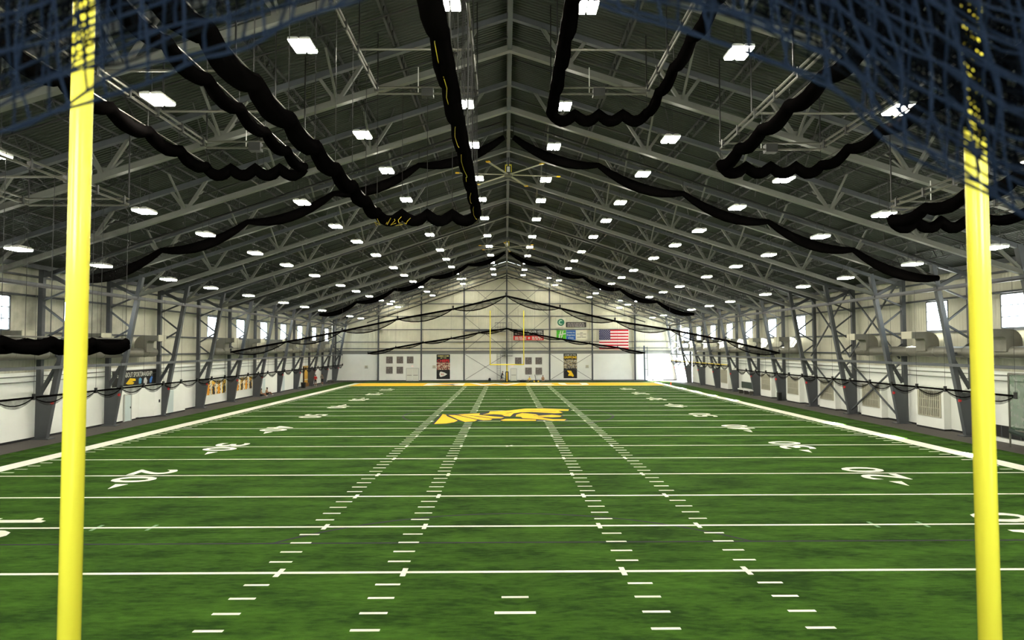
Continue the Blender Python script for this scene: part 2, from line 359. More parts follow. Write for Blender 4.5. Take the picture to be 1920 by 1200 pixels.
# ------------------------------------------------------------------ steel frames
def make_frame():
    root = thing('roof_frame', '', 'roof frame')
    for s in (-1, 1):
        S = lambda x, z, y=0: (s*x, y, z)
        MB().beam(S(30.72, 0), S(30.72, 11.05), .30, .30).build('column', STEEL, root)
        MB().beam(S(30.30, .05), S(28.25, deck(28.25)-.65), .34, .30).build('leg', STEEL, root)
        p = [(29.65, 2.85), (30.85, 2.85), (30.85, .05), (30.12, .05)]
        mm = MB(); q = [(s*x, -.16, z) for x, z in p]+[(s*x, .16, z) for x, z in p]; mm.hexa(q); mm.build('gusset', STEEL, root)
        MB().box(min(s*29.85, s*31.0), max(s*29.85, s*31.0), -.36, .36, -.02, .05).build('base_plate', STEEL, root)
        for a_, b_ in (((30.72, 11.0), (28.6, 9.9)), ((28.6, 9.9), (30.72, 9.0)), ((30.72, 8.8), (29.05, 7.5)), ((29.05, 7.4), (30.72, 6.4)),
                       ((30.72, 6.2), (29.4, 5.2)), ((29.45, 5.1), (30.65, 2.95))):
            wd = .24 if a_[1] > 10 else (.2 if b_[1] < 4 else .12)
            MB().beam(S(*a_), S(*b_), wd).build('column_brace', STEEL, root)
        MB().beam(S(.0, zbot(0)), S(28.6, zbot(28.6)), .30, .26).build('bottom_chord', STEEL_LIT, root)
        MB().beam(S(.0, ztop(0)), S(30.72, ztop(30.72)), .26, .24).build('top_chord', STEEL, root)
        for xn in (2.54, 7.62, 12.7, 17.78, 22.86):
            MB().box(min(s*(xn-.28), s*(xn+.28)), max(s*(xn-.28), s*(xn+.28)), -.03, .03, zbot(xn)+.02, zbot(xn)+.38).build('node_plate', STEEL_LIT, root)
            for dx in (-1.15, .85):
                MB().beam(S(xn, zbot(xn)), S(xn+dx, ztop(xn+dx)), .15, .15).build('web_member', STEEL_LIT, root)
            for dy in (-2.0, 2.0):
                MB().beam(S(xn, zbot(xn)+.05), S(xn, deck(xn)-.62, dy), .09, .09).build('knee_brace', STEEL_LIT, root)
        MB().beam(S(28.6, zbot(28.6)), S(26.4, ztop(26.4)), .15).build('web_member', STEEL_LIT, root)
    MB().beam((0,0,zbot(0)), (0,0,ztop(0)), .16).build('king_post', STEEL, root)
    return root
ORD = ['first', 'second', 'third', 'fourth', 'fifth', 'sixth', 'seventh', 'eighth', 'ninth', 'tenth', 'eleventh', 'twelfth', 'thirteenth', 'fourteenth', 'fifteenth', 'sixteenth']
f0 = make_frame(); bpy.context.view_layer.update(); kids(f0)
FRAMES = []
for i, y in enumerate(FR[:14]):
    o = f0 if i == 0 else copy_tree(f0)
    o.location.y = y
    o['label'] = ('grey steel roof frame standing against the far end wall' if i == 0 else 'grey steel roof frame with slanted legs, %s counted from the far end wall' % ORD[i])
    o['group'] = 'steel roof frames'
    FRAMES.append(o)

# ------------------------------------------------------------------ far end wall
wall_far = struct(MB().box(-XW-.4, XW+.4, YF+.25, YF+.4, -.02, 20.5).build('wall_far', CREAM))
CX = [-30.48+7.62*i for i in range(9)]
GZ = [5.27, 5.77, 6.91, 9.14, 11.5, 13.74, 16.11, 18.3]
for i in range(8):
    x0, x1 = CX[i], CX[i+1]
    xa = x0-.7 if i == 0 else x0+.03; xb = x1+.7 if i == 7 else x1-.03
    pz = MB().prism([(xa, 5.3), (xb, 5.3), (xb, deck(xb)-.02), (xa, deck(xa)-.02)], (1,0,0), (0,0,1), (0, YF+.24, 0), .06); pz.build('upper_panel', CREAM, wall_far)
    MB().box(xa, xb, YF+.12, YF+.24, .12, 4.78).build('lower_panel', WHITEW, wall_far)
    MB().box(xa, xb, YF+.12, YF+.24, 0, .12).build('wall_base', BASEBLK, wall_far)
    MB().box(xa, xb, YF+.1, YF+.24, 4.78, 5.3).build('header_panel', mat('grey_header', (128, 130, 126), .6), wall_far)
    for z in GZ:
        if z < min(deck(xa), deck(xb))-.2: MB().box(xa, xb, YF-.02, YF+.18, z-.06, z+.06).build('girt', STEEL, wall_far)
        elif z < max(deck(xa), deck(xb))-.2:
            xc = (deck(0)-.2-z)/.325
            MB().box(max(xa, -xc), min(xb, xc), YF-.02, YF+.18, z-.06, z+.06).build('girt', STEEL, wall_far)
for x in CX: MB().box(x-.12, x+.12, YF-.2, YF+.1, 0, deck(x)-.1).build('wall_column', STEEL, wall_far)
for x0, x1, z0, z1 in ((-7.62,0,5.3,11.5), (0,7.62,5.3,11.5), (-7.62,0,11.5,18.0), (0,7.62,11.5,18.0), (-7.62,0,.1,4.8), (7.62,15.24,.1,4.8)):
    for a_, b_ in (((x0,z0),(x1,z1)), ((x0,z1),(x1,z0))):
        MB().beam((a_[0], YF-.06, a_[1]), (b_[0], YF-.06, b_[1]), .06).build('wall_brace', STEEL, wall_far)
# near end wall behind the viewer
wn = struct(MB().box(-XW-.4, XW+.4, YN-.3, YN, -.02, 5.2).build('wall_near', WHITEW))
NW = [(-13.0, -9.8), (-5.4, -2.2), (2.2, 5.4), (9.8, 13.0)]; xs_ = [-XW-.4]+[v for p in NW for v in p]+[XW+.4]
for k in range(0, len(xs_), 2): MB().box(xs_[k], xs_[k+1], YN-.3, YN, 5.2, 9.2).build('upper_panel', CREAM, wn)
MB().prism([(-XW-.4, 9.2), (XW+.4, 9.2), (XW+.4, deck(XW)), (0, deck(0)), (-XW-.4, deck(XW))], (1,0,0), (0,0,1), (0, YN, 0), -.3).build('gable_panel', CREAM, wn)
# ------------------------------------------------------------------ side walls with windows
BAYS = [(107.5-JL*(b+1), 107.5-JL*b) for b in range(16)]   # far to near
wcount = [0]
FRAMEW = mat('grey_window_frame', (70, 74, 78), .4)
def window(s, y0, y1, z0, z1, rows, cols=1):
    wcount[0] += 1
    root = link('window_%d' % wcount[0], None); struct(root)
    X = s*(XW+.02)
    mb = MB()
    for a_, b_ in (((y0,z0),(y1,z0)), ((y0,z1),(y1,z1)), ((y0,z0),(y0,z1)), ((y1,z0),(y1,z1))): mb.beam((X, *a_), (X, *b_), .08, .1)
    mb.build('window_frame', FRAMEW, root)
    for r in range(1, rows): MB().beam((X, y0, z0+(z1-z0)*r/rows), (X, y1, z0+(z1-z0)*r/rows), .05, .05).build('glazing_bar', FRAMEW, root)
    for c in range(1, cols): MB().beam((X, y0+(y1-y0)*c/cols, z0), (X, y0+(y1-y0)*c/cols, z1), .06, .06).build('glazing_bar', FRAMEW, root)
    for r in range(rows):
        MB().box(X-.006, X+.006, y0, y1, z0+(z1-z0)*r/rows, z0+(z1-z0)*(r+1)/rows).build('pane', GLASS, root)
    return root
def side_wall(s, nm, wins, bigbay=None):
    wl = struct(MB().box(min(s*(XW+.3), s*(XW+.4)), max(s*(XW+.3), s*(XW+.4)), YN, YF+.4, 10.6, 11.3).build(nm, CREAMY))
    X0, X1 = sorted((s*XW, s*(XW+.12))); zt = deck(XW)
    for bi, (y0, y1) in enumerate(BAYS):
        y0 = max(y0, YN)
        wn_ = [w_ for w_ in wins if y0 <= w_[0] and w_[1] <= y1]
        if bigbay and bi == bigbay[0]: wn_ = [bigbay[1]]
        if bigbay and bi == bigbay[0]: pass
        else:
            L0, L1 = sorted((s*(XW-.12), s*(XW+.12)))
            MB().box(L0, L1, y0+.02, y1-.02, .12, 4.35).build('lower_panel', WHITEW, wl)
            MB().box(L0, L1, y0+.02, y1-.02, -.02, .12).build('wall_base', BASEBLK, wl)
        zl = 4.35
        if wn_:
            a_, b_, z0, z1 = wn_[0]; m_ = MB()
            if z0 > zl: m_.box(X0, X1, y0, y1, zl, z0)
            m_.box(X0, X1, y0, y1, z1, zt); m_.box(X0, X1, y0, a_, max(z0, 0 if bigbay and bi == bigbay[0] else zl), z1); m_.box(X0, X1, b_, y1, max(z0, 0 if bigbay and bi == bigbay[0] else zl), z1)
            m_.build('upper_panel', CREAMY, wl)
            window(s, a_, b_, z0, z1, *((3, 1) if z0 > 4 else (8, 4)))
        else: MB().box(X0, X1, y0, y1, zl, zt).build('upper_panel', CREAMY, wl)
        for z in (5.35, 6.95, 9.32, 10.6):
            if bigbay and bi == bigbay[0] and z < 9.4: continue
            ga, gb = sorted((s*(XW-.2), s*XW)); MB().box(ga, gb, y0, y1, z-.06, z+.06).build('girt', STEEL, wl)
    return wl
WL = [(10.9+JL*k, 13.4+JL*k, 7.05, 9.2) for k in range(-3, 13) if k not in (4, 5)]
WL = []; WR = []
for k in range(-3, 13):
    y = 26.6+JL*(k-2)
    if not 38.0 < y < 53.5: WL.append((y, y+2.45, 7.05, 9.2)); WR.append((y, y+2.45, 7.05, 9.2))
wall_left = side_wall(-1, 'wall_left', WL)
wall_right = side_wall(1, 'wall_right', WR, (0, (100.3, 107.2, .1, 9.3)))
for x0, x1 in NW:
    wcount[0] += 1; root = struct(link('window_%d' % wcount[0], None)); fr = MB(); Yw = YN-.15
    for a_, b_ in (((x0,5.2),(x1,5.2)), ((x0,9.2),(x1,9.2)), ((x0,5.2),(x0,9.2)), ((x1,5.2),(x1,9.2))): fr.beam((a_[0], Yw, a_[1]), (b_[0], Yw, b_[1]), .1, .1, up=(0,1,0))
    fr.build('window_frame', FRAMEW, root)
    for k in range(3): MB().box(x0+(x1-x0)*k/3, x0+(x1-x0)*(k+1)/3, Yw-.006, Yw+.006, 5.2, 9.2).build('pane', GLASS, root)
    for k in (1, 2): MB().beam((x0+(x1-x0)*k/3, Yw, 5.2), (x0+(x1-x0)*k/3, Yw, 9.2), .06, .06).build('glazing_bar', FRAMEW, root)
# diagonal bracing in two right-hand bays, one left-hand
for wl, s, bays in ((wall_right, 1, ((38.92, 46.54), (46.54, 54.16))),):
    for y0, y1 in bays:
        for z0, z1 in ((5.0, 10.9), (.3, 4.6)):
            for a_, b_ in (((y0,z0),(y1,z1)), ((y0,z1),(y1,z0))): MB().beam((s*30.35, *a_), (s*30.35, *b_), .11).build('wall_brace', STEEL, wl)
for wl, s in ((wall_right, 1), (wall_left, -1)):
    for z in (3.75, 4.1): MB().tube([(s*(XW-.2), 10, z), (s*(XW-.2), 99, z)], .025, 5).build('conduit', PIPE, wl)
# right wall: louvred intake boxes
LOUV = mat('beige_louver', (168, 164, 146), .5)
for k, y0 in enumerate((26.2, 34.0, 41.9, 49.7, 57.4, 65.0, 80.3)):
    if k == 0: continue
    t = thing('louver_box', 'white wall box with beige louver grille on right wall, %s from the far end' % ORD[6-k], 'louver box', (30.8, y0+1.6, 0), 'louver boxes')
    MB().box(-.28, .23, -1.6, 1.6, .1, 3.0).build('casing', WHITEW, t)
    MB().box(-.26, .23, -1.6, 1.6, -.02, .1).build('plinth', BASEBLK, t)
    fr = MB()
    for a_, b_ in (((-1.3,.9),(1.3,.9)), ((-1.3,2.7),(1.3,2.7)), ((-1.3,.9),(-1.3,2.7)), ((1.3,.9),(1.3,2.7))): fr.beam((-.30, *a_), (-.30, *b_), .06, .08)
    fr.build('grille_frame', LOUV, t)
    MB().box(-.285, -.278, -1.3, 1.3, .9, 2.7).build('grille_back', mat('louver_dark', (96, 94, 84), .6), t)
    for i in range(12): MB().box(-.32, -.28, -1.3+2.6*(i+.25)/12, -1.3+2.6*(i+.75)/12, .92, 2.68).build('slat', LOUV, t)
    for z in (1.5, 2.1): MB().box(-.33, -.30, -1.3, 1.3, z-.03, z+.03).build('grille_bar', LOUV, t)
# left wall: door alcove, boxes and door leaves
dn = [0]
def door(org, right, wdt, hgt, m, leaves=1, bar=True):
    dn[0] += 1; root = link('door_%d' % dn[0], None); struct(root); right = V(right); up = V((0,0,1)); nr = right.cross(up)
    org = V(org); lw = wdt/leaves
    fr = MB()
    fr.beam(org+nr*.03, org+nr*.03+up*hgt, .1, .1, up=nr); fr.beam(org+nr*.03+right*wdt, org+nr*.03+right*wdt+up*hgt, .1, .1, up=nr); fr.beam(org+nr*.03+up*hgt, org+nr*.03+right*wdt+up*hgt, .1, .1)
    fr.build('door_frame', mat('door_frame_grey', (190, 192, 186), .5), root)
    for i in range(leaves):
        a_ = org+right*(lw*i+.03); lf = MB().prism([(0,.02),(lw-.06,.02),(lw-.06,hgt-.05),(0,hgt-.05)], right, up, a_, .05).build('door_leaf', m, root)
        if bar:
            p = a_+right*.1+up*1.02+nr*.1; MB().beam(p, p+right*(lw-.26), .05, .07).build('push_bar', PIPE, lf)
        else:
            p = a_+right*(lw-.2)+up*1.02+nr*.09; MB().beam(p, p+up*.14, .05, .05).build('door_handle', BLACKM, lf)
    return root
al = thing('wall_alcove', 'white angled entry alcove on left wall under the black sportsmanship sign', 'alcove', (-30.9, 43, 0))
MB().hexa([(-.1,-3.3,.1),(.05,-2.5,.1),(.05,.2,.1),(-.1,.2,.1),(-.1,-3.3,2.72),(.05,-2.5,2.72),(.05,.2,2.72),(-.1,.2,2.72)]).build('screen_panel', WHITEW, al)
MB().hexa([(-.1,.9,.1),(.55,2.2,.1),(.55,3.35,.1),(-.1,3.35,.1),(-.1,.9,2.72),(.55,2.2,2.72),(.55,3.35,2.72),(-.1,3.35,2.72)]).build('side_panel', WHITEW, al)
MB().box(.55, .58, 2.9, 3.1, 1.2, 1.45).build('switch_plate', BLACKM, al)
door((-30.9+.08, 41.35, 0), (0,1,0), 1.0, 2.15, mat('pale_door', (196, 208, 206), .5), 1, False)
for y0, y1, d, lb in ((47.2, 51.0, .45, 'white boxed-out wall section on left wall past the sportsmanship sign'), (70.6, 76.6, .5, 'white storage enclosure by left wall beyond the second poster row'), (78.4, 83.8, .4, 'white boxed-out wall section on left wall before the golden doorway')):
    t = thing('wall_box', lb, 'wall section', (-30.9, (y0+y1)/2, 0)); h = (y1-y0)/2
    MB().box(-.1, d, -h, h, .1, 2.75).build('casing', WHITEW, t); MB().box(-.1, d-.02, -h, h, -.02, .1).build('plinth', BASEBLK, t)
    MB().box(d, d+.02, -h+.5, -h+1.5, .1, 2.1).build('access_panel', mat('pale_door', (196, 208, 206)), t)
# sportsmanship sign
BLK = mat('banner_black', (22, 20, 20), .6); WHT = mat('banner_white', (226, 224, 214), .6); YEL = mat('banner_yellow', (244, 200, 20), .6)
t = thing('wall_sign', 'long black wall sign about sportsmanship on the left wall', 'sign', (-30.98, 43.3, 3.45))
MB().box(0, .04, -3.35, 3.35, -.62, .62).build('board', BLK, t)
text("IT'S ALL ABOUT SPORTSMANSHIP!", (0,1,0), (0,0,1), (.04, -3.15, .08), 5.7, .42, WHT, t, .01)
MB().prism([(-.9,0),(-.3,.42),(.5,.35),(.55,.18),(0,.15),(.35,.02),(.1,-.1),(-.6,-.08)], (0,1,0), (0,0,1), (.04, -.6, -.42), .012).build('griffon_emblem', YEL, t)
for y, c, pl in ((.62, (90,150,190), [(-.18,-.1),(.18,-.1),(.25,.3),(0,.42),(-.2,.3)]), (1.45, (206,204,200), [(-.3,0),(-.15,-.2),(.2,-.2),(.32,.1),(.1,.4),(-.15,.35)]), (2.35, (70,120,200), [(-.2,-.1),(.1,-.1),(.3,.4),(.05,.45),(-.2,.2)])):
    MB().prism(pl, (0,1,0), (0,0,1), (.04, y, -.42), .012).build('team_emblem', mat('emblem_%d' % c[0], c), t)
# framed action posters
pst = []
def photo(name, cols, scale):
    m = bpy.data.materials.new(name); m.use_nodes = True; nt = m.node_tree; b = nt.nodes['Principled BSDF']; b.inputs['Roughness'].default_value = .5
    tc = nt.nodes.new('ShaderNodeTexCoord'); n = nt.nodes.new('ShaderNodeTexNoise'); n.inputs['Scale'].default_value = scale; n.inputs['Detail'].default_value = 3
    nt.links.new(tc.outputs['Object'], n.inputs['Vector']); cr = nt.nodes.new('ShaderNodeValToRGB'); cr.color_ramp.interpolation = 'CONSTANT'
    while len(cr.color_ramp.elements) < len(cols): cr.color_ramp.elements.new(.5)
    for i, c in enumerate(cols): cr.color_ramp.elements[i].position = .0 if i == 0 else .36+.3*i/len(cols); cr.color_ramp.elements[i].color = (*lin(c), 1)
    nt.links.new(n.outputs[0], cr.inputs[0]); nt.links.new(cr.outputs[0], b.inputs['Base Color']); return m
PH = [photo('poster_photo_a', [(40,30,26),(236,190,30),(240,226,200),(150,60,40)], 3.1), photo('poster_photo_b', [(236,190,60),(222,150,20),(240,226,190),(60,40,30)], 2.3),
      photo('poster_photo_c', [(30,26,26),(240,196,20),(250,240,220),(90,60,30)], 4.2), photo('poster_photo_d', [(240,190,20),(60,40,60),(250,210,40),(235,220,200)], 3.6)]
for row, ys_ in ((0, (57.15, 58.42, 59.72, 61.05)), (1, (64.8, 66.1, 67.4, 68.75))):
    for i, y in enumerate(ys_):
        t = thing('wall_poster', 'gold sports photo poster, %s from left in the %s poster row on left wall' % (ORD[i], ('nearer', 'farther')[row]), 'poster', (-31.0, y, 1.75), 'sports posters on the left wall')
        MB().box(0, .03, -.5, .5, -.72, .72).build('photo', PH[(i+row*2) % 4], t)
        MB().box(-.01, .015, -.54, .54, -.76, .76).build('border', WHT, t)
        PHm = PH[(i+row*2) % 4]
        MB().prism([(-.25,-.7),(.2,-.7),(.28,-.1),(.1,.15),(.12,.35),(-.08,.35),(-.1,.1),(-.3,-.1)], (0,1,0), (0,0,1), (.03,0,0), .008).build('figure', mat('poster_gold_%d' % (i % 2), ((226,150,20),(40,36,34))[i % 2]), t)

# ------------------------------------------------------------------ ducts
def riser(root, s, y):
    """rectangular duct rising from the main and turning in toward the field"""
    prof_o = []; prof_i = []
    for k in range(7):
        t = math.pi/2*k/6; prof_o.append((30.62-.75+.75*math.cos(t), 6.2+.75*math.sin(t)))
    for k in range(4):
        t = math.pi/2*k/3; prof_i.append((29.62-.2+.2*math.cos(t), 6.3+.2*math.sin(t)))
    poly = [(29.62, 5.6)]+[(30.62, 5.6)]+prof_o+[(28.65, 6.95), (28.65, 6.50)]+prof_i[::-1]
    pts = [(s*(x), z) for x, z in poly]
    mb = MB(); n = len(pts)
    for d in (-.55, .55): mb.v += [(x, y+d, z) for x, z in pts]
    mb.f += [tuple(range(n)), tuple(range(n, 2*n))[::-1]]+[(i, (i+1) % n, n+(i+1) % n, n+i) for i in range(n)]
    mb.build('riser', DUCT, root)
    gx = sorted((s*28.60, s*28.66)); MB().box(gx[0], gx[1], y-.62, y+.62, 6.46, 6.99).build('outlet_grille', mat('outlet_white', (176, 172, 152), .5), root)
for s, nm in ((-1, 'left'), (1, 'right')):
    for y0, y1, ry, ds in ((14, 44.4, (19.5, 27.2, 35.0, 42.9), 'nearer'), (56.6, 104.0, (58.4, 66.1, 73.8, 81.5, 89.2, 96.8), 'farther')):
        t = thing('air_duct', '%s long round silver air duct along the %s wall' % (ds, nm), 'duct', (0,0,0), 'wall ducts')
        MB().tube([(s*30.08, y0, 5.55), (s*30.08, y1, 5.55)], .37, 20).build('main_duct', DUCT, t, True)
        yy = y0+1.5
        while yy < y1:
            MB().tube([(s*30.08, yy, 5.55), (s*30.08, yy+.06, 5.55)], .39, 20).build('duct_collar', DUCT, t, True); yy += 3.05
        for y in ry: riser(t, s, y)

# ------------------------------------------------------------------ ceiling lights
def make_light():
    root = thing('ceiling_light', '', 'ceiling light')
    for sx in (-1, 1):
        x0, x1 = sorted((sx*.02, sx*.37)); L_ = .49
        h = MB(); h.box(x0, x1, -L_, L_, .02, .09); h.hexa([(x0,-L_,.09),(x1,-L_,.09),(x1,L_,.09),(x0,L_,.09),(x0+.1,-L_+.1,.16),(x1-.1,-L_+.1,.16),(x1-.1,L_-.1,.16),(x0+.1,L_-.1,.16)])
        h.build('housing', WHITEM, root)
        MB().hexa([(x0+.03,-L_+.03,-.05),(x1-.03,-L_+.03,-.05),(x1-.03,L_-.03,-.05),(x0+.03,L_-.03,-.05),(x0+.01,-L_+.01,.02),(x1-.01,-L_+.01,.02),(x1-.01,L_-.01,.02),(x0+.01,L_-.01,.02)]).build('lens', LENS, root)
    for sy in (-1, 1): MB().beam((0, sy*.4, .12), (0, sy*.4, 2.3), .02).build('hanger', STEELD, root)
    return root
ROWS = [-13.2, -5.8, 1.6, 9.1, 18.7, 25.3, 33.0, 39.7, 47.5, 57.1, 64.5, 72.0, 79.5, 87.2, 94.8]
COLS = [(-2.1, 17.6, 'first', 'left'), (-7.05, 16.1, 'second', 'left'), (-11.9, 14.25, 'third', 'left'), (-17.4, 12.4, 'fourth', 'left'), (-23.3, 10.6, 'fifth', 'left'),
        (2.6, 17.5, 'first', 'right'), (7.75, 15.9, 'second', 'right'), (13.2, 13.95, 'third', 'right'), (18.0, 12.25, 'fourth', 'right'), (23.3, 10.65, 'fifth', 'right')]
l0 = make_light(); bpy.context.view_layer.update(); kids(l0); first = True
for x, z, on, sd_ in COLS:
    for ri, y in enumerate(ROWS):
        o = l0 if first else copy_tree(l0); first = False
        o.location = (x, y, z); o['group'] = 'twin-panel ceiling lights'
        o['label'] = 'twin-panel ceiling light, %s line %s of the ridge, %s' % (on, sd_, ('%s row from the camera' % ORD[ri-3]) if ri > 2 else ('%s row behind the goal posts' % ORD[2-ri]))
for x, z, nm in ((-7.55, 18.0, 'inner left'), (7.45, 18.1, 'inner right'), (-20, 14.0, 'outer left'), (20, 14.1, 'outer right')):
    o = copy_tree(l0); o.location = (x, 105.0, z); o['group'] = 'lights washing the end wall'; o['label'] = 'ceiling light close to the far end wall, %s one of four' % nm

# ------------------------------------------------------------------ ceiling fans
for y, nm in ((33.0, 'nearer'), (67.0, 'farther')):
    t = thing('ceiling_fan', '%s six-blade giant ceiling fan with yellow blade tips under the ridge' % nm, 'fan', (0, y, 17.85), 'giant fans')
    MB().tube([(0,0,.1), (0,0,1.3)], .07, 8).build('downrod', STEEL, t)
    MB().tube([(0,0,-.12), (0,0,.14)], .28, 12).build('hub', PIPE, t)
    MB().box(-.1, .1, -.1, .1, .12, .55).build('motor', WHITEM, t)
    for sx in (-1, 1): MB().box(sx*.2-.03, sx*.2+.03, -.04, .04, .1, .7).build('guard_bracket', YELLOW, t)
    MB().box(-.23, .23, -.04, .04, .64, .72).build('guard_bracket', YELLOW, t)
    for k in range(6):
        a_ = math.radians(8+60*k) if nm == 'nearer' else math.radians(25+60*k); d = V((math.cos(a_), math.sin(a_), 0))
        bl = MB().beam(d*.2, d*3.45, .18, .03).build('blade', mat('aluminium_blade', (176, 172, 150), .4, .5), t)
        MB().beam(d*3.4, d*3.66, .24, .06).build('blade_tip', mat('tip_yellow', (250, 200, 10), .4), bl)
    for sx in (-1, 1):
        for sy in (-1, 1): MB().beam((sx*.15, sy*.15, .6), (sx*1.6, sy*1.6, deck(1.6)-17.85-.1), .015).build('guy_wire', STEELD, t)

# ------------------------------------------------------------------ batting cages hung under the roof
def lumpy(path, r, seed, n=8, jit=.25):
    rnd = random.Random(seed); out = []
    for i, p in enumerate(path): out.append(r*(1+jit*math.sin(i*1.7+seed)+rnd.uniform(-.12, .12)))
    return out
def bundle(nodes, sag, r, seed, root, name='net_bundle'):
    path = smooth_path(nodes, sag, 7)
    rr = []
    for i, p in enumerate(path):
        ph = (i % 7)/7; rr.append(r*(.9+.16*math.sin(math.pi*ph)+.04*math.sin(i*2.3+seed)))
    MB().tube(path, rr, 9).build(name, BLACKNET, root, True)
YE, YS = 15.1, -6.2
def cage(x0, x1, zf, zn, label, seed, hung=True):
    """one retractable cage: pipe frame, two side bundles, end bundle, cables"""
    t = thing('batting_cage_net', label, 'batting cage', (0,0,0), 'raised batting cages')
    ysup = [YE, YE-3.7, YE-7.4, YE-11.1, YE-14.8]
    for x in (x0, x1):
        for dz in (0, -.22): MB().tube([(x, YS, zf+dz), (x, YE, zf+dz)], .045, 6).build('rail', PIPE, t)
        for y in ysup: MB().tube([(x, y, zf), (x, y, deck(x)-.2)], .03, 6).build('hanger', BLACKM, t)
        yy = YE-.4
        while yy > 2: MB().box(x-.07, x+.07, yy-.05, yy+.05, zf-.3, zf+.06).build('coupler', STEELD, t); yy -= 1.85
    for y in ysup[:3]:
        MB().tube([(x0, y, zf+.02), (x1, y, zf+.02)], .045, 6).build('cross_pipe', PIPE, t)
    MB().tube([(x0, YE, zf-.25), (x1, YE, zf-.25)], .05, 6).build('cross_pipe', PIPE, t)
    mx = (x0+x1)/2; MB().box(mx-.25, mx+.25, YE-.18, YE+.18, zf-.4, zf-.05).build('winch', STEELD, t)
    MB().tube([(mx-.4, YE, zf-.2), (mx-.4, YE, zf+.9)], .02, 6).build('conduit', WHITEM, t)
    # bundles
    for si, x in enumerate((x0, x1)):
        nd = [(x, YE-2.35*k, zn) for k in range(0, 9)]
        bundle(nd, .24, .24 if si == 0 else .21, seed+si, t)
        for k in range(0, 7): MB().tube([(x, YE-2.35*k, zn), (x, YE-2.35*k, zf)], .012, 4).build('lift_cable', BLACKM, t)
        MB().tube([(x, YE+.2, zn+.14), (x, YS, zn+.14)], .03, 5).build('net_bar', PIPE, t)
    nd = [(x0+(x1-x0)*k/4, YE, zn-.05) for k in range(5)]
    bundle(nd, .34 if zn > 7 else .16, .23 if zn > 7 else .32, seed+5, t)
    if zf-zn > 3:
        for k in range(1, 4):
            x = x0+(x1-x0)*k/4; MB().tube([(x, YE, zn), (x, YE, zf)], .012, 4).build('lift_cable', BLACKM, t)
    return t
c1 = cage(-5.65, -1.40, 17.0, 11.65, 'half-lowered black batting cage net left of the ridge, nearest to it', 1)
cage(1.75, 5.85, 17.0, 15.95, 'raised black batting cage net right of the ridge, nearest to it', 2)
cage(-12.9, -8.75, 14.65, 13.6, 'raised black batting cage net left of the ridge, middle of three', 3)
cage(9.0, 13.3, 14.6, 13.7, 'raised black batting cage net right of the ridge, middle of three', 4)
cL = cage(-20.35, -16.15, 12.2, 6.15, 'lowered black batting cage net beside the left sideline, behind the left goal upright', 6)
cage(16.3, 20.5, 12.1, 11.35, 'raised black batting cage net right of the ridge, outermost of three', 7)
MB().add([(-20.35, YE, 6.2), (-16.15, YE, 6.2), (-16.15, YE, 12.0), (-20.35, YE, 12.0)], [(0,1,2,3)]).build('net_curtain', NETTHIN, cL)
MB().add([(-20.35, YS, 6.2), (-20.35, YE, 6.2), (-20.35, YE, 12.0), (-20.35, YS, 12.0)], [(0,1,2,3)]).build('net_curtain', NETTHIN, cL)
# extra yellow ropes tangled in the half-lowered cage
YROPE = mat('yellow_rope', (200, 176, 36), .7)
MB().add([(-1.4, YS, 11.8), (-1.4, YE, 11.8), (-1.4, YE, 17.0), (-1.4, YS, 17.0)], [(0,1,2,3)]).build('net_curtain', NETTHIN, c1)
for k in range(9): MB().tube([(-1.42-.03*(k % 3), YE-.5-1.1*k, 11.7), (-1.42, YE-.5-1.1*k, 17.0)], .012, 4).build('lift_cable', BLACKM, c1)
for x, dz in ((-1.44, -.27),): MB().tube([(x+.05*math.sin(k*1.3), YE-.5*k, 11.65+dz-.06*math.sin(k*.9)-.16*abs(math.sin(math.pi*.5*k/2.35))) for k in range(36)], .007, 5).build('yellow_rope', YROPE, c1)
rr_ = random.Random(3)
for q in range(5):
    x = -5.5+.28*q; MB().tube([(x+rr_.uniform(-.2,.2), YE-.28-.02*k, 11.35-.13*k*(1 if k < 3 else .6)+rr_.uniform(-.06,.06)) for k in range(5)], .012, 5).build('yellow_rope', YROPE, c1)

# ------------------------------------------------------------------ divider nets across the hall
def sheet(root, nodes, sag, m, n=10, rows=3, name='net_sheet', drop0=.05, bulge=.0):
    path = smooth_path(nodes, 0, n); low = smooth_path(nodes, sag, n); vs = []; fs = []
    for i, (p, q) in enumerate(zip(path, low)):
        for r in range(rows+1):
            t = r/rows; c = p.lerp(q, t); c.z -= drop0*t; vs.append(c)
    w_ = rows+1
    for i in range(len(path)-1):
        for r in range(rows): fs.append((i*w_+r, (i+1)*w_+r, (i+1)*w_+r+1, i*w_+r+1))
    return MB().add(vs, fs).build(name, m, root)
def dnet_high(y, apex, slope, xe, label, nseg, r, track_up):
    t = thing('divider_net', label, 'divider net', (0,0,0), 'divider nets across the hall')
    for s in (-1, 1):
        z = lambda x: apex-slope*abs(x)
        MB().tube([(s*.4, y, z(0)+track_up), (s*(xe+.6), y, z(xe+.6)+track_up)], .07, 6).build('track', BLACKM, t)
        nd = [(s*(.3+(xe-.3)*k/nseg), y, z(.3+(xe-.3)*k/nseg)) for k in range(nseg+1)]
        path = smooth_path(nd, .55, 8); rr = [r*(.5+.45*math.sin(math.pi*((i % 8)/8))) for i in range(len(path))]
        MB().tube(path, rr, 8).build('net_bundle', BLACKNET, t, True)
        sheet(t, [(p[0], p[1], p[2]+.15) for p in nd], .75, NETSHEET, name='net_sheet')
        for p in nd: MB().tube([p, (p[0], p[1], z(p[0])+track_up)], .02, 4).build('carrier_cord', BLACKM, t)
        for k in range(1, 8): x = s*xe*k/8; MB().beam((x, y, z(x)+track_up), (x, y, deck(x)-.6), .05).build('track_hanger', STEELD, t)
    return t
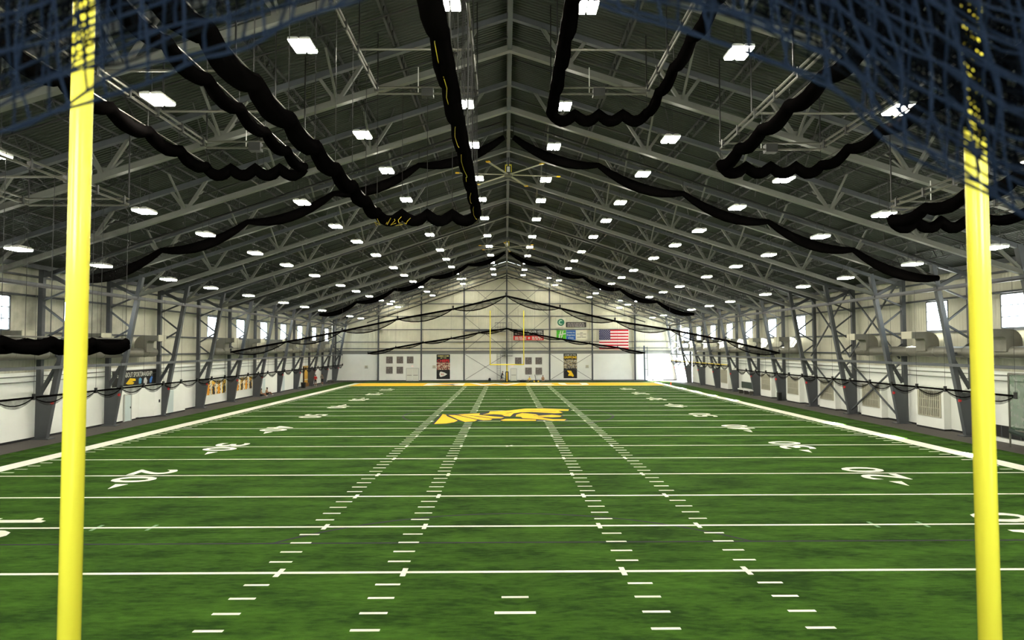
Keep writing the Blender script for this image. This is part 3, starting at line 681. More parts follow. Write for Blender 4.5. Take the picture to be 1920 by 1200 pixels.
dnet_high(27.8, 18.95, .335, 26.4, 'raised black divider net hanging in swags under the roof, nearest of the four', 5, .34, .85)
dnet_high(77.6, 18.85, .337, 25.2, 'raised black divider net under the roof beyond the farther fan', 5, .34, .55)
def dnet_low(y, nodes, sag, r, label, extra=None):
    t = thing('divider_net', label, 'divider net', (0,0,0), 'divider nets across the hall')
    MB().tube(nodes, r*.9, 6).build('top_rope', BLACKNET, t)
    path = smooth_path(nodes, sag, 8); MB().tube(path, [r*(.36+.1*math.sin(math.pi*(i % 8)/8)) for i in range(len(path))], 7).build('net_bundle', BLACKNET, t, True)
    sheet(t, nodes, sag*.9, NETSHEET)
    for p in nodes:
        MB().tube([(p[0], p[1], p[2]-.1), (p[0], p[1], p[2]+.32)], .09, 6).build('pulley', BLACKM, t)
        MB().tube([p, (p[0], p[1], extra[0][1][2]-.336*abs(p[0]))], .010, 4).build('lift_cable', STEELD, t)
    for k in range(1, 7):
        for s_ in (-1, 1): x = s_*3.4*k; MB().beam((x, y, extra[0][1][2]-.336*abs(x)), (x, y, deck(x)-.62), .04).build('track_hanger', STEELD, t)
    if extra: 
        for a_, b_ in extra: MB().tube([a_, b_], .085, 6).build('track', BLACKM, t)
    return t
dnet_low(50, [(-25.81,50,5.53),(-20.67,50,6.47),(-15.46,50,7.46),(-10.32,50,8.56),(-5.13,50,9.5),(-.15,50,10.73),(4.9,50,9.57),(10.05,50,8.36),(15.21,50,7.55),(20.41,50,6.54),(25.47,50,5.33)], .62, .11,
         'half-lowered black divider net sagging across midfield in front of the far wall', [((-26,50,18.4-.336*26), (0,50,18.4)), ((0,50,18.4), (26,50,18.4-.336*26))])
dnet_low(103.5, [(-23.9,103.5,4.91),(-19.14,103.5,5.91),(-14.46,103.5,6.76),(-9.6,103.5,7.48),(-4.82,103.5,8.45),(-.04,103.5,9.18),(4.8,103.5,8.2),(9.53,103.5,7.32),(14.3,103.5,6.55),(19.1,103.5,5.85),(23.8,103.5,4.9)], .45, .17,
         'lowered black net behind the far goal post just before the end wall', [((-24.1,103.5,10.23), (0,103.5,18.33)), ((0,103.5,18.33), (23.94,103.5,10.25))])
# nets along the two sidelines
def side_net(x, y0, y1, z, label, yellow=False, sag=.5):
    t = thing('sideline_net', label, 'sideline net', (0,0,0), 'nets along the sidelines')
    n = round((y1-y0)/2.85); nd = [(x, y0+(y1-y0)*k/n, z) for k in range(n+1)]
    MB().tube(nd, .06, 6).build('top_rope', BLACKNET, t)
    if yellow: MB().tube([(x+.05, y, z+.14) for x, y, z in nd], .06, 6).build('yellow_rope', YROPE, t)
    sheet(t, nd, sag, NETSHEET); 
    path = smooth_path(nd, sag*.75, 8); MB().tube(path, [.022+.012*math.sin(math.pi*(i % 8)/8) for i in range(len(path))], 6).build('net_bundle', BLACKNET, t, True)
    for p in nd:
        MB().tube([(p[0], p[1], p[2]-.14), (p[0], p[1], p[2]+.2)], .09, 6).build('pulley', BLACKM, t)
        MB().tube([p, (p[0], p[1], 9.6)], .010, 4).build('lift_cable', STEELD, t)
    return t
side_net(-26.5, 13.2, 96.2, 3.17, 'black net gathered in swags along the left sideline')
side_net(26.5, 21.9, 64.6, 3.3, 'black net gathered in swags along the right sideline, nearer stretch')
side_net(26.5, 67.9, 95.6, 3.62, 'black net with yellow rope along the far end of right sideline', True)

# ------------------------------------------------------------------ goal posts
def goal(y, sgn, label, x0, r, ztopp, pad):
    t = thing('goal_post', label, 'goal post', (x0, y, 0), 'goal posts')
    hw = 2.82
    for s in (-1, 1): MB().tube([(s*hw, 0, 2.98), (s*hw, 0, ztopp)], r, 24).build('upright', YELLOW, t, True)
    MB().tube([(-hw-r, 0, 3.05), (hw+r, 0, 3.05)], r*1.25, 16).build('crossbar', YELLOW, t, True)
    pth = [(0, sgn*1.6, 0), (0, sgn*1.6, 1.9)]+[(0, sgn*1.6*math.cos(a_), 1.9+1.1*math.sin(a_)) for a_ in (.3, .6, .9, 1.2, 1.45)]+[(0, 0, 3.05)]
    MB().tube(pth, .085, 14).build('gooseneck', YELLOW, t, True)
    if pad:
        p = MB(); p.tube([(0, sgn*1.6, 0), (0, sgn*1.6, 1.83)], .27, 16).build('post_pad', mat('pad_black', (24,24,24), .5), t, True)
        MB().box(-.09, .09, sgn*1.6-.29, sgn*1.6-.26, .15, 1.7).build('pad_lettering_strip', YEL, t)
        MB().tube([(-hw, 0, ztopp), (-hw, 0, ztopp+.0)], r, 6)
        MB().box(-hw-.03, -hw+.03, -.02, .0, ztopp-.9, ztopp).build('wind_ribbon', mat('orange_ribbon', (214, 90, 20)), t)
    return t
goal(-9.3, -1, 'near yellow goal post with two tall uprights framing the view', -.04, .062, 11.5, False)
goal(100.6, 1, 'small yellow goal post with padded black base before the far wall', 0, .075, 12.15, True)

# ------------------------------------------------------------------ things on the far wall
FW = YF+.12           # face of lower panels
FU = YF-.06           # hung in front of the girts
def panel(name, label, cat, x0, x1, z0, z1, m, yface, group=None):
    t = thing(name, label, cat, ((x0+x1)/2, yface, (z0+z1)/2), group); hw, hh = (x1-x0)/2, (z1-z0)/2
    MB().box(-hw, hw, -.05, 0, -hh, hh).build('board', m, t); return t, hw, hh
R_, U_ = (1,0,0), (0,0,1)
CROWD = photo('crowd_photo', [(40,20,20),(150,40,36),(214,190,160),(96,26,24),(230,220,200)], 3.4)
t, hw, hh = panel('wall_banner', 'tall black banner with red title and arrowhead emblem on far wall', 'banner', -12.52, -10.14, .32, 4.72, BLK, FW)
text('SUMMER HOME', R_, U_, (-hw+.2, -.06, hh-.42), 2*hw-.4, .24, mat('banner_cream', (236,228,150)), t)
text('OF THE', R_, U_, (-hw*.45, -.06, hh-.75), hw*.9, .22, mat('banner_cream', (236,228,150)), t)
text('CHIEFS', R_, U_, (-hw+.12, -.06, hh-1.42), 2*hw-.24, .52, mat('banner_red', (224,40,50)), t, bold=.03)
MB().box(-hw, hw, -.056, -.05, -.55, .72).build('crowd_picture', CROWD, t)
MB().prism([(-.62,.0),(-.5,.42),(-.3,.48),(.3,.3),(.8,.02),(.3,-.28),(-.3,-.46),(-.5,-.42)], R_, U_, (-.08, -.05, -1.35), .012).build('arrowhead_emblem', WHT, t)
text('KC', R_, U_, (-.36, -.065, -1.5), .5, .3, RED, t, bold=.03)
t, hw, hh = panel('wall_banner', 'tall black banner with yellow title and griffon emblem on far wall', 'banner', 10.11, 12.5, .42, 4.78, BLK, FW)
text('HOME OF THE', R_, U_, (-hw+.2, -.06, hh-.33), 2*hw-.4, .2, WHT, t)
text('GRIFFONS', R_, U_, (-hw+.06, -.06, hh-.85), 2*hw-.12, .42, YEL, t, bold=.03)
MB().box(-hw, hw, -.056, -.05, -.45, 1.15).build('crowd_picture', photo('crowd_photo_b', [(40,36,34),(120,108,90),(196,180,140),(60,54,50),(210,206,196)], 3.0), t)
MB().prism([(-.6,.55),(.15,.5),(.3,.2),(.62,-.35),(.5,-.6),(.1,-.4),(-.4,-.4),(-.35,-.1),(-.15,.0),(-.45,.3)], R_, U_, (0, -.05, -1.35), .012).build('griffon_emblem', YEL, t)
def dashes(t, m, x0, x1, z, h, seed, gap=.12):
    rnd = random.Random(seed); x = x0; mb = MB()
    while x < x1-.1:
        w_ = min(rnd.uniform(.25, .8), x1-x); mb.box(x, x+w_, -.062, -.05, z, z+h); x += w_+gap
    mb.build('small_print', m, t)
t, hw, hh = panel('wall_sign', 'black and red delivery sign high on far wall right of the goal', 'sign', 1.17, 6.56, 7.2, 9.0, BLK, FU)
MB().box(-hw, hw, -.055, -.05, -hh, -hh+.78).build('red_band', mat('sign_red', (214,34,30)), t)
text('WE DELIVER HERE.', R_, U_, (-.9, -.06, .42), hw+.75, .36, WHT, t)
dashes(t, WHT, -.9, hw-.2, .05, .2, 3); dashes(t, mat('sign_grey', (150,140,136)), -hw+.3, -1.2, .1, .45, 4); dashes(t, RED, -hw+.5, -1.3, .3, .14, 8)
dashes(t, WHT, -hw+.25, -.4, -hh+.42, .22, 5); dashes(t, WHT, -hw+.25, -.4, -hh+.12, .2, 6); dashes(t, WHT, .6, hw-.25, -hh+.42, .22, 7); dashes(t, WHT, .6, hw-.25, -hh+.12, .2, 9)
MB().tube([(.08, -.065, -hh+.38), (.08, -.05, -hh+.38)], .2, 14).build('round_mark', WHT, t)
t, hw, hh = panel('wall_sign', 'green and blue hotel sign on far wall below the round green seal', 'sign', 8.86, 14.4, 7.25, 8.98, mat('sign_cream', (222,218,196)), FU)
MB().box(-hw, -hw+1.68, -.056, -.05, -hh, hh).build('green_field', mat('sign_green', (70,176,20)), t)
MB().box(-hw+1.72, -hw+3.42, -.056, -.05, -hh, hh).build('blue_field', mat('sign_blue', (18,84,164)), t)
for pl in ([(.30,.1),(.52,.1),(.86,1.62),(.66,1.62)], [(.72,.1),(.94,.1),(1.24,1.62),(1.06,1.62)], [(.35,.78),(1.66,1.05),(1.66,1.22),(.4,.98)]):
    MB().prism(pl, R_, U_, (-hw, -.056, -hh), .006).build('letter_stroke', WHT, t)
text('Holiday Inn', R_, U_, (-hw+1.86, -.06, .28), 1.42, .3, WHT, t); text('Express', R_, U_, (-hw+1.86, -.06, -.22), 1.42, .38, WHT, t); text('& Suites', R_, U_, (-hw+2.1, -.06, -.64), .95, .28, WHT, t)
for i, (a_, b_, z) in enumerate(((4.2,4.7,.35), (3.65,5.3,.1), (4.2,4.7,-.2), (3.65,5.3,-.45))): dashes(t, mat('print_grey', (140,136,124)), -hw+a_, -hw+b_, z, .12, 20+i, .06)
t, hw, hh = panel('wall_sign', 'square white sign with a round green seal high on far wall', 'sign', 8.8, 10.5, 9.5, 11.25, mat('sign_white', (228,224,206)), FU)
MB().tube([(0, -.062, 0), (0, -.05, 0)], .62, 28).build('green_seal', mat('seal_green', (0,104,74)), t)
cp = [(.42*math.cos(a_), .42*math.sin(a_)) for a_ in [math.radians(d) for d in range(50, 311, 20)]]; ip = [(.24*math.cos(a_)+.05, .24*math.sin(a_)) for a_ in [math.radians(d) for d in range(310, 49, -20)]]
MB().prism(cp+ip, R_, U_, (0, -.062, 0), .006).build('crescent', mat('seal_pale', (170,206,176)), t)
t, hw, hh = panel('wall_sign', 'low wide black sign with pale lettering beside the round green seal', 'sign', 10.55, 14.15, 9.5, 10.4, BLK, FU)
for i, z in enumerate((.12, -.14, -.36)): dashes(t, mat('sign_grey', (190,186,172)), -hw+.25, hw-.25, z, .16, 30+i, .08)
# flag
FRED = mat('flag_red', (178, 22, 40), .7); FBLU = mat('flag_blue', (44, 46, 84), .7); FWHT = mat('flag_white', (232, 228, 222), .7)
t = thing('flag', 'large flag with red and white stripes hung on the far wall', 'flag', (19.08, FU, 7.33))
fw, fh = 2.62, 1.72; sh = 2*fh/13
for i in range(13):
    z1 = fh-sh*i; xs0 = -fw+(.76*fw if i < 7 else 0)
    mb = MB(); vs = []; n = 12
    for k in range(n+1):
        x = xs0+(fw-xs0)*k/n; yy = -.06-.03*math.sin(x*4)
        vs += [(x, yy, z1-sh), (x, yy, z1), (x, yy+.02, z1-sh), (x, yy+.02, z1)]
    fs = []
    for k in range(n):
        b_ = k*4; fs += [(b_, b_+4, b_+5, b_+1), (b_+2, b_+3, b_+7, b_+6)]
    mb.add(vs, fs).build('stripe', FRED if i % 2 == 0 else FWHT, t)
MB().box(-fw, -fw+.76*fw, -.09, -.05, fh-7*sh, fh).build('canton', FBLU, t)
st = MB()
for r in range(9):
    for c in range(6 if r % 2 == 0 else 5):
        cx_ = -fw+.17+(.33*c)+(0 if r % 2 == 0 else .165); cz = fh-.13-r*.2
        st.prism([(.07*(1 if k % 2 == 0 else .4)*math.sin(math.pi*k/5), .07*(1 if k % 2 == 0 else .4)*math.cos(math.pi*k/5)) for k in range(10)][::-1], R_, U_, (cx_, -.09, cz), .006)
st.build('stars', FWHT, t)
# square photo prints
PRT = photo('grey_team_photo', [(62,56,54),(112,104,100),(84,76,74),(140,132,126)], 9.0)
k_ = 0
for x, z, nm in ((-21.5,4.36,'top row, leftmost, on the left half'), (-19.64,4.36,'top row, middle, on the left half'), (-17.82,4.36,'top row, rightmost, on the left half'), (-21.5,2.54,'bottom row, left one, on the left half'), (-19.64,2.54,'bottom row, right one, on the left half'),
                 (1.43,4.15,'top row, leftmost, right of the goal'), (3.25,4.15,'top row, middle, right of the goal'), (5.08,4.14,'top row, rightmost, right of the goal'), (3.25,2.33,'bottom row, left one, right of the goal'), (5.08,2.33,'bottom row, right one, right of the goal')):
    t, hw, hh = panel('wall_print', 'square grey print on far wall, '+nm, 'print', x, x+1.18, z-1.25, z, PRT, FW, 'square grey prints')
    fr = MB()
    for a_, b_ in (((-hw,-hh),(hw,-hh)), ((-hw,hh),(hw,hh)), ((-hw,-hh),(-hw,hh)), ((hw,-hh),(hw,hh))): fr.beam((a_[0], -.03, a_[1]), (b_[0], -.03, b_[1]), .05, .06)
    fr.build('frame', mat('print_edge', (206,204,196)), t)
# doors, exit signs, wall boxes
PALE = mat('white_door', (222, 222, 210), .5)
door((-17.9, FW-.02, 0), R_, 2.2, 2.25, PALE, 2); door((.65, FW-.02, 0), R_, 1.1, 2.15, PALE, 1)
EX = emit('exit_red', (1., .12, .08), 1.6)
for x, z, nm in ((-16.8, 2.62, 'double'), (1.0, 2.62, 'single')):
    t = thing('exit_sign', 'small red exit sign above the %s door in far wall' % nm, 'exit sign', (x, FW, z), 'exit signs')
    MB().box(-.2, .2, -.08, 0, -.11, .11).build('case', WHITEM, t); text('EXIT', R_, U_, (-.15, -.085, -.07), .3, .14, EX, t)
for x, nm in ((-25.0, 'left of the square prints'), (-12.95, 'beside the red-titled banner'), (14.3, 'right of the griffon banner')):
    t = thing('wall_speaker', 'small cream box on far wall %s' % nm, 'wall box', (x, FW, 2.55), 'cream wall boxes')
    MB().box(-.26, .26, -.22, 0, -.2, .2).build('case', mat('cream_box', (206,202,180)), t); MB().box(-.3, .3, -.12, 0, -.28, -.22).build('bracket', PIPE, t)
    MB().box(-.2, .2, -.235, -.22, -.14, .14).build('front', mat('cream_front', (190,186,164)), t)
# wall ladder and caged platforms on the centre column
t = thing('wall_ladder', 'grey wall ladder and caged platforms at the centre column of far wall', 'ladder', (0, YF-.3, 0))
for x in (-1.75, -1.15): MB().beam((x, 0, 0), (x, 0, 4.9), .05).build('rail', STEEL, t)
for k in range(15): MB().beam((-1.75, 0, .3+.31*k), (-1.15, 0, .3+.31*k), .035).build('rung', STEEL, t)
def cagebox(x0, x1, z0, z1, nb):
    mb = MB()
    for z in (z0, (z0+z1)/2, z1):
        mb.beam((x0,0,z), (x1,0,z), .05); mb.beam((x0,-.8,z), (x1,-.8,z), .05); mb.beam((x0,0,z), (x0,-.8,z), .05); mb.beam((x1,0,z), (x1,-.8,z), .05)
    mb.build('guard_rail', STEEL, t)
    for k in range(nb+1): x = x0+(x1-x0)*k/nb; MB().beam((x,-.8,z0), (x,-.8,z1), .035).build('baluster', STEEL, t)
    MB().box(x0, x1, -.8, 0, z0-.06, z0).build('platform_deck', STEELD, t)
cagebox(-1.0, 1.0, 4.45, 5.5, 8); cagebox(-2.1, -.2, 8.75, 10.3, 4)
for x in (.3, .9): MB().beam((x, -.1, 5.5), (x, -.1, 10.4), .05).build('rail', STEEL, t)
for k in range(16): MB().beam((.3, -.1, 5.7+.31*k), (.9, -.1, 5.7+.31*k), .03).build('rung', STEEL, t)
MB().box(-7.5, -2.1, -.5, -.2, 8.75, 9.1).build('walkway_beam', STEEL, t)
# mast in the bright corner
t = thing('lift_mast', 'dark blue twin-pole mast standing in the sunlit right corner', 'mast', (24.6, 106.3, 0))
DKB = mat('dark_blue_steel', (44, 58, 74), .5)
MB().box(-.5, .6, -.4, .4, -.02, .16).build('base', DKB, t)
MB().beam((-.25, 0, .1), (-.35, 0, 6.2), .2).build('pole', DKB, t); MB().beam((.25, 0, .1), (.2, 0, 6.0), .08).build('pole', DKB, t)
for z in (2, 4, 5.9): MB().beam((-.3, 0, z), (.22, 0, z), .06).build('cross_bar', DKB, t)

# ------------------------------------------------------------------ small things along the side walls
for s, nm in ((-1, 'left'), (1, 'right')):
    for i, y in enumerate(FR[:11]):
        t = thing('alarm_light', 'small red alarm light on the %s-hand leg, %s roof frame from far wall' % (nm, ORD[i]), 'alarm light', (s*29.75, y-.1, 2.35), 'red alarm lights')
        MB().box(-.06, .06, -.1, 0, -.1, .1).build('body', RED, t); MB().tube([(0,-.1,0), (0,-.18,0)], .06, 8).build('dome', RED, t)
        if s > 0:
            t = thing('column_card', 'small white card on the right-hand column base, %s roof frame from far wall' % ORD[i], 'card', (30.3, y-.17, 2.98), 'white cards on columns')
            MB().hexa([(-.22,-.03,-.12),(.22,-.03,-.12),(.22,0,-.12),(-.22,0,-.12),(-.22,-.06,.14),(.22,-.06,.14),(.22,-.03,.14),(-.22,-.03,.14)]).build('sheet', WHITEM, t)
            MB().box(-.05, .05, -.07, -.05, .1, .17).build('clip', BLACKM, t)
# screen frame at far right edge, with bench and vent
t = thing('screen_frame', 'grey pipe-framed net screen at the right wall beside the goal upright', 'screen', (29.5, 26.2, 0))
for y in (-3.2, .2): MB().tube([(0, y, 0), (0, y, 4.3)], .05, 8).build('post', PIPE, t)
MB().tube([(0,-3.2,4.3), (0,.2,4.3)], .05, 8).build('top_pipe', PIPE, t); MB().tube([(0,-3.2,1.0), (0,.2,1.0)], .05, 8).build('bottom_pipe', PIPE, t)
sg = netmat('green_screen_net', (70, 92, 74), .78)
MB().add([(0.02,-3.2,1.0), (0.02,.2,1.0), (.02,.2,4.3), (.02,-3.2,4.3)], [(0,1,2,3)]).build('screen_sheet', sg, t)
MB().tube([(.1,-3.2,.85), (.1,-1.5,.7), (.1,.2,.95)], .2, 8).build('sheet_roll', mat('dark_green_roll', (40, 52, 46), .8), t)
t = thing('wall_vent', 'low black vent with white sill at the right wall behind the goal upright', 'vent', (31.0, 28.2, 0))
MB().box(-.06, 0, -2.6, 2.0, .22, .95).build('vent_panel', BASEBLK, t); MB().box(-.35, 0, -2.8, 2.2, -.02, .2).build('sill', WHITEW, t)
for k in range(6): MB().box(-.08, -.06, -2.4+.8*k, -2.34+.8*k, .24, .93).build('mullion', STEEL, t)
t = thing('wall_speaker', 'small black speaker at the column base on right wall', 'speaker', (30.0, 61.4, 0)); MB().box(-.2, .2, -.2, .2, 0, .9).build('case', BLACKM, t); MB().box(-.16, .16, -.22, -.2, .1, .8).build('grille', BASEBLK, t)
# golden doorway, bin, pylon, gym bench
t = thing('doorway', 'golden lit wooden doorway in the left wall near the far end', 'doorway', (-30.95, 91.2, 0))
WOOD = mat('golden_wood', (206, 160, 60), .5, 0, .15, 5)
MB().box(-.05, .06, -1.1, .95, .0, 3.0).build('door_panel', WOOD, t)
for y in (-1.15, 1.05): MB().box(-.05, .14, y-.1, y+.1, 0, 3.1).build('jamb', mat('dark_wood', (60, 40, 30)), t)
MB().box(-.05, .14, -1.25, 1.15, 3.0, 3.15).build('lintel', WOOD, t); MB().box(.06, .1, -1.0, .9, 1.0, 1.12).build('push_bar', WHT, t); MB().box(.06, .3, -1.0, .9, 0, .55).build('bench', mat('brown_wood', (120, 84, 44)), t)
t = thing('waste_bin', 'black waste bin on the track by the golden doorway', 'bin', (-30.2, 87.6, -.02))
MB().hexa([(-.24,-.24,0),(.24,-.24,0),(.24,.24,0),(-.24,.24,0),(-.3,-.3,.75),(.3,-.3,.75),(.3,.3,.75),(-.3,.3,.75)]).build('body', BASEBLK, t); MB().box(-.32, .32, -.32, .32, .75, .82).build('lid', BLACKM, t)
t = thing('pylon', 'small orange pylon on the right sideline at the far goal line', 'pylon', (25.3, 91.4, 0)); MB().box(-.06, .06, -.06, .06, .05, .46).build('post', mat('pylon_orange', (255, 74, 20)), t); MB().box(-.09, .09, -.09, .09, 0, .05).build('base', mat('pylon_orange', (255, 74, 20)), t)
t = thing('bench', 'pale bench with dark pad by right wall below the yellow rope', 'bench', (29.9, 71.5, 0))
MB().box(-.3, .3, -2.2, 2.2, .5, .62).build('seat', WHITEM, t); MB().box(.2, .3, -2.2, 2.2, .7, 1.5).build('back_pad', mat('dark_green_roll', (40, 52, 46)), t)
for y in (-1.9, 0, 1.9): MB().box(-.25, .3, y-.05, y+.05, -.02, .5).build('leg', PIPE, t)
for y in (-1.9, 1.9): MB().box(.22, .28, y-.04, y+.04, .6, 1.5).build('back_post', PIPE, t)
t = thing('gym_bench', 'low bench and rack beside left wall near the far corner', 'bench', (-29.7, 101.5, -.02))
MB().box(-.25, .25, -1.6, 1.6, .42, .5).build('seat', BLACKM, t)
for y in (-1.4, 1.4): MB().box(-.22, .22, y-.05, y+.05, 0, .42).build('leg', PIPE, t)

# ------------------------------------------------------------------ people
SKIN = [mat('skin_a', (190, 138, 106)), mat('skin_b', (120, 80, 58))]
def person(label, loc, rz, J, shirt, shorts, skin, hair, shoes, sc_=1.0):
    """one continuous skinned figure; J maps joint names to positions"""
    E_ = [('pelvis','waist',.145,.12),('waist','chest',.12,.155),('chest','neck',.155,.06),('neck','chin',.055,.075),('chin','head',.08,.105),('head','crown',.105,.07)]
    for s in 'lr': E_ += [('chest','sh'+s,.14,.075),('sh'+s,'el'+s,.065,.045),('el'+s,'wr'+s,.045,.03),('wr'+s,'ha'+s,.03,.035),('pelvis','hip'+s,.14,.10),('hip'+s,'kn'+s,.10,.06),('kn'+s,'an'+s,.06,.04),('an'+s,'to'+s,.045,.04)]
    names = list(J); idx = {n_: i for i, n_ in enumerate(names)}; rad = {n_: .05 for n_ in names}
    for a_, b_, ra, rb in E_: rad[b_] = rb
    rad['pelvis'] = .145
    me = bpy.data.meshes.new('body'); me.from_pydata([J[n_] for n_ in names], [(idx[a_], idx[b_]) for a_, b_, _, _ in E_], []); me.update()
    tmp = bpy.data.objects.new('tmp', me); COL.objects.link(tmp)
    sk = tmp.modifiers.new('s', 'SKIN'); sk.use_smooth_shade = True; ss = tmp.modifiers.new('d', 'SUBSURF'); ss.levels = 1
    ld = me.skin_vertices[0].data if me.skin_vertices else None
    for n_ in names:
        ld[idx[n_]].radius = (rad[n_]*sc_, rad[n_]*sc_); ld[idx[n_]].use_root = (n_ == 'pelvis')
    dg = bpy.context.evaluated_depsgraph_get(); nm_ = bpy.data.meshes.new_from_object(tmp.evaluated_get(dg)); bpy.data.objects.remove(tmp)
    nm_.materials.clear()
    for m_ in (shirt, shorts, skin, hair, shoes): nm_.materials.append(m_)
    zone = {}
    for a_, b_, _, _ in E_:
        if b_ in ('waist','chest') or b_[:2] == 'sh' or (a_[:2] == 'sh'): z_ = 0
        elif b_ in ('neck',): z_ = 0
        elif b_[:3] == 'hip' or a_[:3] == 'hip': z_ = 1
        elif b_[:2] == 'to': z_ = 4
        elif b_ == 'crown': z_ = 3
        else: z_ = 2
        zone[(a_, b_)] = z_
    for p in nm_.polygons:
        c = p.center; best = None
        for (a_, b_), z_ in zone.items():
            A, B = V(J[a_]), V(J[b_]); ab = B-A; tt = max(0, min(1, (c-A).dot(ab)/max(1e-6, ab.length_squared))); d = (c-(A+ab*tt)).length
            if best is None or d < best[0]: best = (d, z_)
        p.material_index = best[1]; p.use_smooth = True
    t = thing('person', label, 'person', loc, None, rz); b_ = link('body', nm_, t)
    H = V(J['head']); ch = V(J['chin']); upv = (H-ch).normalized()
    hm = MB(); bmx = bmesh.new(); bmesh.ops.create_uvsphere(bmx, u_segments=10, v_segments=6, radius=.118*sc_)
    vs = [v.co+H+upv*.03+V((-.02, 0, 0)) for v in bmx.verts]; bmx.verts.index_update(); fs = [tuple(v.index for v in f.verts) for f in bmx.faces if f.calc_center_median().z > -.02]; bmx.free()
    hm.add(vs, fs).build('hair', hair, t, True)
    return t
def stand(lean=0, swing=0.0, arm=.2):
    J = {'pelvis': (0,0,.95), 'waist': (.02+lean*.15,0,1.12), 'chest': (.02+lean*.4,0,1.35), 'neck': (lean*.5,0,1.50), 'chin': (.03+lean*.6,0,1.57), 'head': (.02+lean*.62,0,1.66), 'crown': (.0+lean*.62,0,1.74)}
    for s, k in (('l', 1), ('r', -1)):
        sw = swing*k
        J['sh'+s] = (lean*.42, k*.18, 1.42); J['el'+s] = (lean*.4-sw*.5+.02, k*.23, 1.14); J['wr'+s] = (lean*.4-sw*.3+arm, k*.2, .98+arm*.5); J['ha'+s] = (lean*.4-sw*.3+arm+.06, k*.19, .95+arm*.6)
        J['hip'+s] = (0, k*.09, .90); J['kn'+s] = (.04+sw*.5, k*.1, .50); J['an'+s] = (sw*.75-.06, k*.1, .09+(0 if sw >= 0 else -sw*.25)); J['to'+s] = (sw*.75+.1, k*.1, .04+(0 if sw >= 0 else -sw*.15))
    return J
DK = mat('black_cloth', (22,22,26), .8); RDC = mat('red_cloth', (176,40,34), .8); GRC = mat('grey_cloth', (120,112,100), .8); YLC = mat('yellow_cloth', (226,196,90), .8)
HB = mat('dark_hair', (34,26,22), .8); SHW = mat('white_shoe', (226,224,220), .6); TANC = mat('tan_cloth', (176,134,96), .8)
person('person in black standing left of the far goal post, leaning forward', (-.95, 105.2, -.02), math.radians(10), stand(.35, .25, .25), DK, DK, SKIN[0], HB, DK)
person('person in red shirt walking on the track beside the golden doorway', (-29.7, 92.2, -.02), math.radians(-70), stand(.1, .4, .15), RDC, DK, SKIN[0], HB, SHW)
person('person in grey shirt and dark shorts walking behind the red-shirted one', (-29.5, 95.2, -.02), math.radians(-75), stand(.1, .45, .2), GRC, DK, SKIN[0], HB, SHW)
def sit(arm=.25):
    J = {'pelvis': (0,0,.14), 'waist': (-.04,0,.30), 'chest': (.02,0,.54), 'neck': (.06,0,.69), 'chin': (.1,0,.76), 'head': (.09,0,.85), 'crown': (.08,0,.93)}
    for s, k in (('l', 1), ('r', -1)):
        J['sh'+s] = (.03, k*.18, .61); J['el'+s] = (.12, k*.26, .36); J['wr'+s] = (.34, k*.2, .34); J['ha'+s] = (.41, k*.18, .34)
        J['hip'+s] = (.06, k*.1, .13); J['kn'+s] = (.42, k*.17, .40); J['an'+s] = (.72, k*.15, .09); J['to'+s] = (.86, k*.15, .05)
    return J
person('person in pale yellow top sitting on the floor right of the far goal', (3.9, 103.0, 0), math.radians(-120), sit(), YLC, DK, SKIN[0], HB, DK)
person('person in tan top sitting by far wall below the square prints', (6.35, 106.6, -.02), math.radians(-90), sit(), TANC, TANC, SKIN[0], HB, SHW)
person('person in tan top sitting against left wall by the storage enclosure, nearer one', (-30.2, 70.0, -.02), 0, sit(), TANC, DK, SKIN[0], HB, SHW)
person('person in tan top sitting against left wall by the storage enclosure, farther one', (-30.25, 72.2, -.02), 0, sit(), TANC, DK, SKIN[1], HB, SHW)
t = thing('sports_bag', 'dark sports bag lying on the turf beside the sitting person in yellow', 'bag', (2.7, 102.6, 0))
MB().tube([(-.5,0,.16), (-.4,0,.17), (0,0,.19), (.4,0,.17), (.5,0,.16)], [.1,.16,.18,.16,.1], 10).build('body', DK, t, True); MB().tube([(-.25,0,.33), (-.12,0,.46), (.12,0,.46), (.25,0,.33)], .02, 5).build('handle', BLACKM, t)
t = thing('training_cart', 'low training gear with yellow wheel beside the sitting person in yellow', 'gear', (5.0, 102.8, 0))
MB().box(-.45, .4, -.25, .25, .14, .34).build('tray', DK, t); MB().tube([(-.05,0,.3), (-.25,0,1.25)], .05, 6).build('handle', DK, t)
for x in (-.35, .35): MB().tube([(x,-.3,.14), (x,.3,.14)], .14, 10).build('wheel', YEL, t)
t = thing('sports_bag', 'small black bag on the floor by far wall left of the goal', 'bag', (-3.05, 106.6, -.02)); MB().tube([(0,0,0), (0,0,.12), (0,0,.42), (0,0,.55)], [.2,.26,.22,.1], 10).build('body', DK, t, True); MB().tube([(-.08,0,.52), (0,0,.64), (.08,0,.52)], .02, 5).build('handle', BLACKM, t)

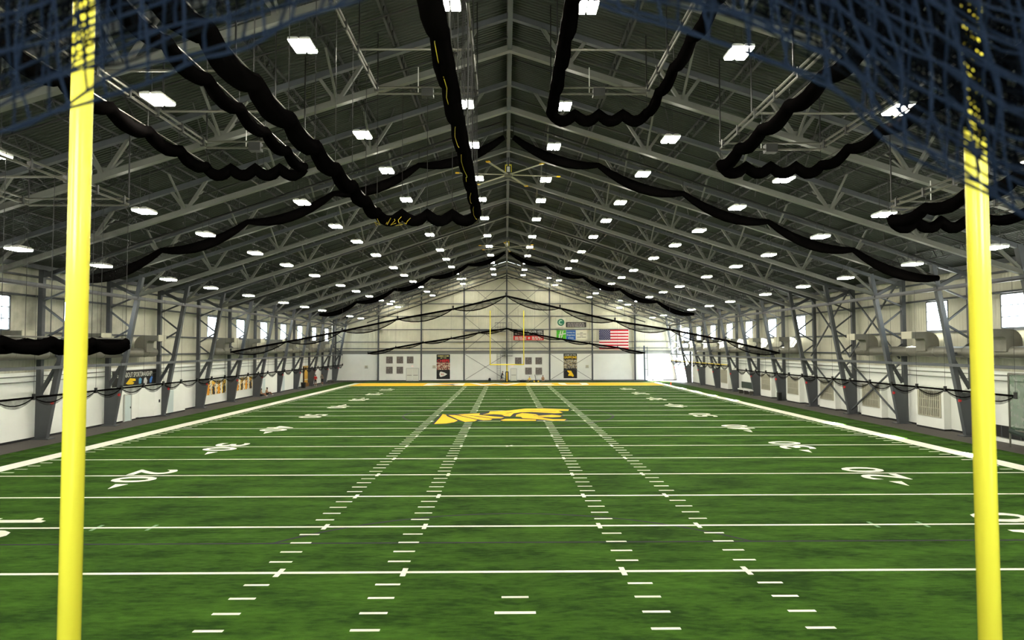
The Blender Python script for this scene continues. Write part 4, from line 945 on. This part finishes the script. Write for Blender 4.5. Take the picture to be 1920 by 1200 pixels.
# ------------------------------------------------------------------ navy safety net gathered just in front of the viewing platform
def zl(x):   # lower edge of the left drape
    pts = [(-1.9, 6.18), (-1.2, 6.33), (-1.0, 6.41), (-.72, 6.50), (-.52, 6.58), (-.3, 6.72), (-.1, 6.86)]
    return interp(pts, x)
def zr(x):
    pts = [(-.2, 6.66), (.0, 6.58), (.25, 6.50), (.45, 6.42), (.60, 6.29), (.70, 6.23), (.82, 6.15), (1.3, 5.98), (1.9, 5.9)]
    return interp(pts, x)
def interp(p, x):
    if x <= p[0][0]: return p[0][1]
    for (a_, b_), (c_, d_) in zip(p, p[1:]):
        if x <= c_: return b_+(d_-b_)*(x-a_)/(c_-a_)
    return p[-1][1]
def drape(fn, x0, x1, specs, seed, label):
    t = thing('safety_net', label, 'safety net', (0,0,0), 'navy safety net drapes')
    for L, (cl, r, yo, lift, k) in enumerate(specs):
        rnd = random.Random(seed+L); mb = MB(); ph = rnd.uniform(0, 9); tilt = rnd.uniform(-.35, .35)
        nx = int((x1-x0)/cl); nz = int(.78/cl)
        def P(i, j):
            x = x0+i*cl; z = 5.89+(fn(x/k)-5.89)*k+lift+j*cl*.92; nv = noise.noise_vector((x*2.6+ph, z*2.6, L*3.1+seed)); n2 = noise.noise_vector((x*9+ph, z*9, L*5.7))
            x2 = x+nv.x*.06+n2.x*.014+tilt*j*cl*.5; z2 = z+nv.z*.04+n2.z*.012-.014*abs(math.sin(x*9+ph))
            return V((x2, yo+nv.y*.015, z2))
        G = [[P(i*.5, j*.5) for j in range(2*nz+1)] for i in range(2*nx+1)]
        for i in range(0, 2*nx+1, 2): mb.tube(G[i], r, 4, False)
        for j in range(0, 2*nz+1, 2): mb.tube([G[i][j] for i in range(2*nx+1)], r*(1.3 if j == 0 else 1), 4, False)
        stuff(mb.build('net_layer', NAVYNET if r > .0025 else BACKNET, t))
    MB().tube([(x0+.1, -11.9, 7.5), (x1-.1, -11.9, 7.5)], .012, 6).build('support_cable', BLACKM, t)
    return t
BACKNET = mat('dark_net_cord', (5, 8, 13), .95, spec=.05)
front = [(.074, .0029, -12.24, .0, .97), (.066, .0027, -12.21, .05, .99), (.080, .0030, -12.19, .02, 1.0)]
back = [(.034+.004*(q % 3), .0021, -12.16+.02*q, .05+.035*q, 1.03+.015*q) for q in range(7)]
drape(zl, -1.7, -.3, front+back[:6], 11, 'navy safety net drape hanging across the top left corner')
drape(zr, -.02, 1.75, front+back+[(.03, .0023, -12.05, .16, 1.1), (.032, .0023, -12.03, .2, 1.1), (.031, .0023, -12.01, .24, 1.12), (.035, .0023, -11.99, .13, 1.13)], 31, 'navy safety net drape hanging across the top right corner')
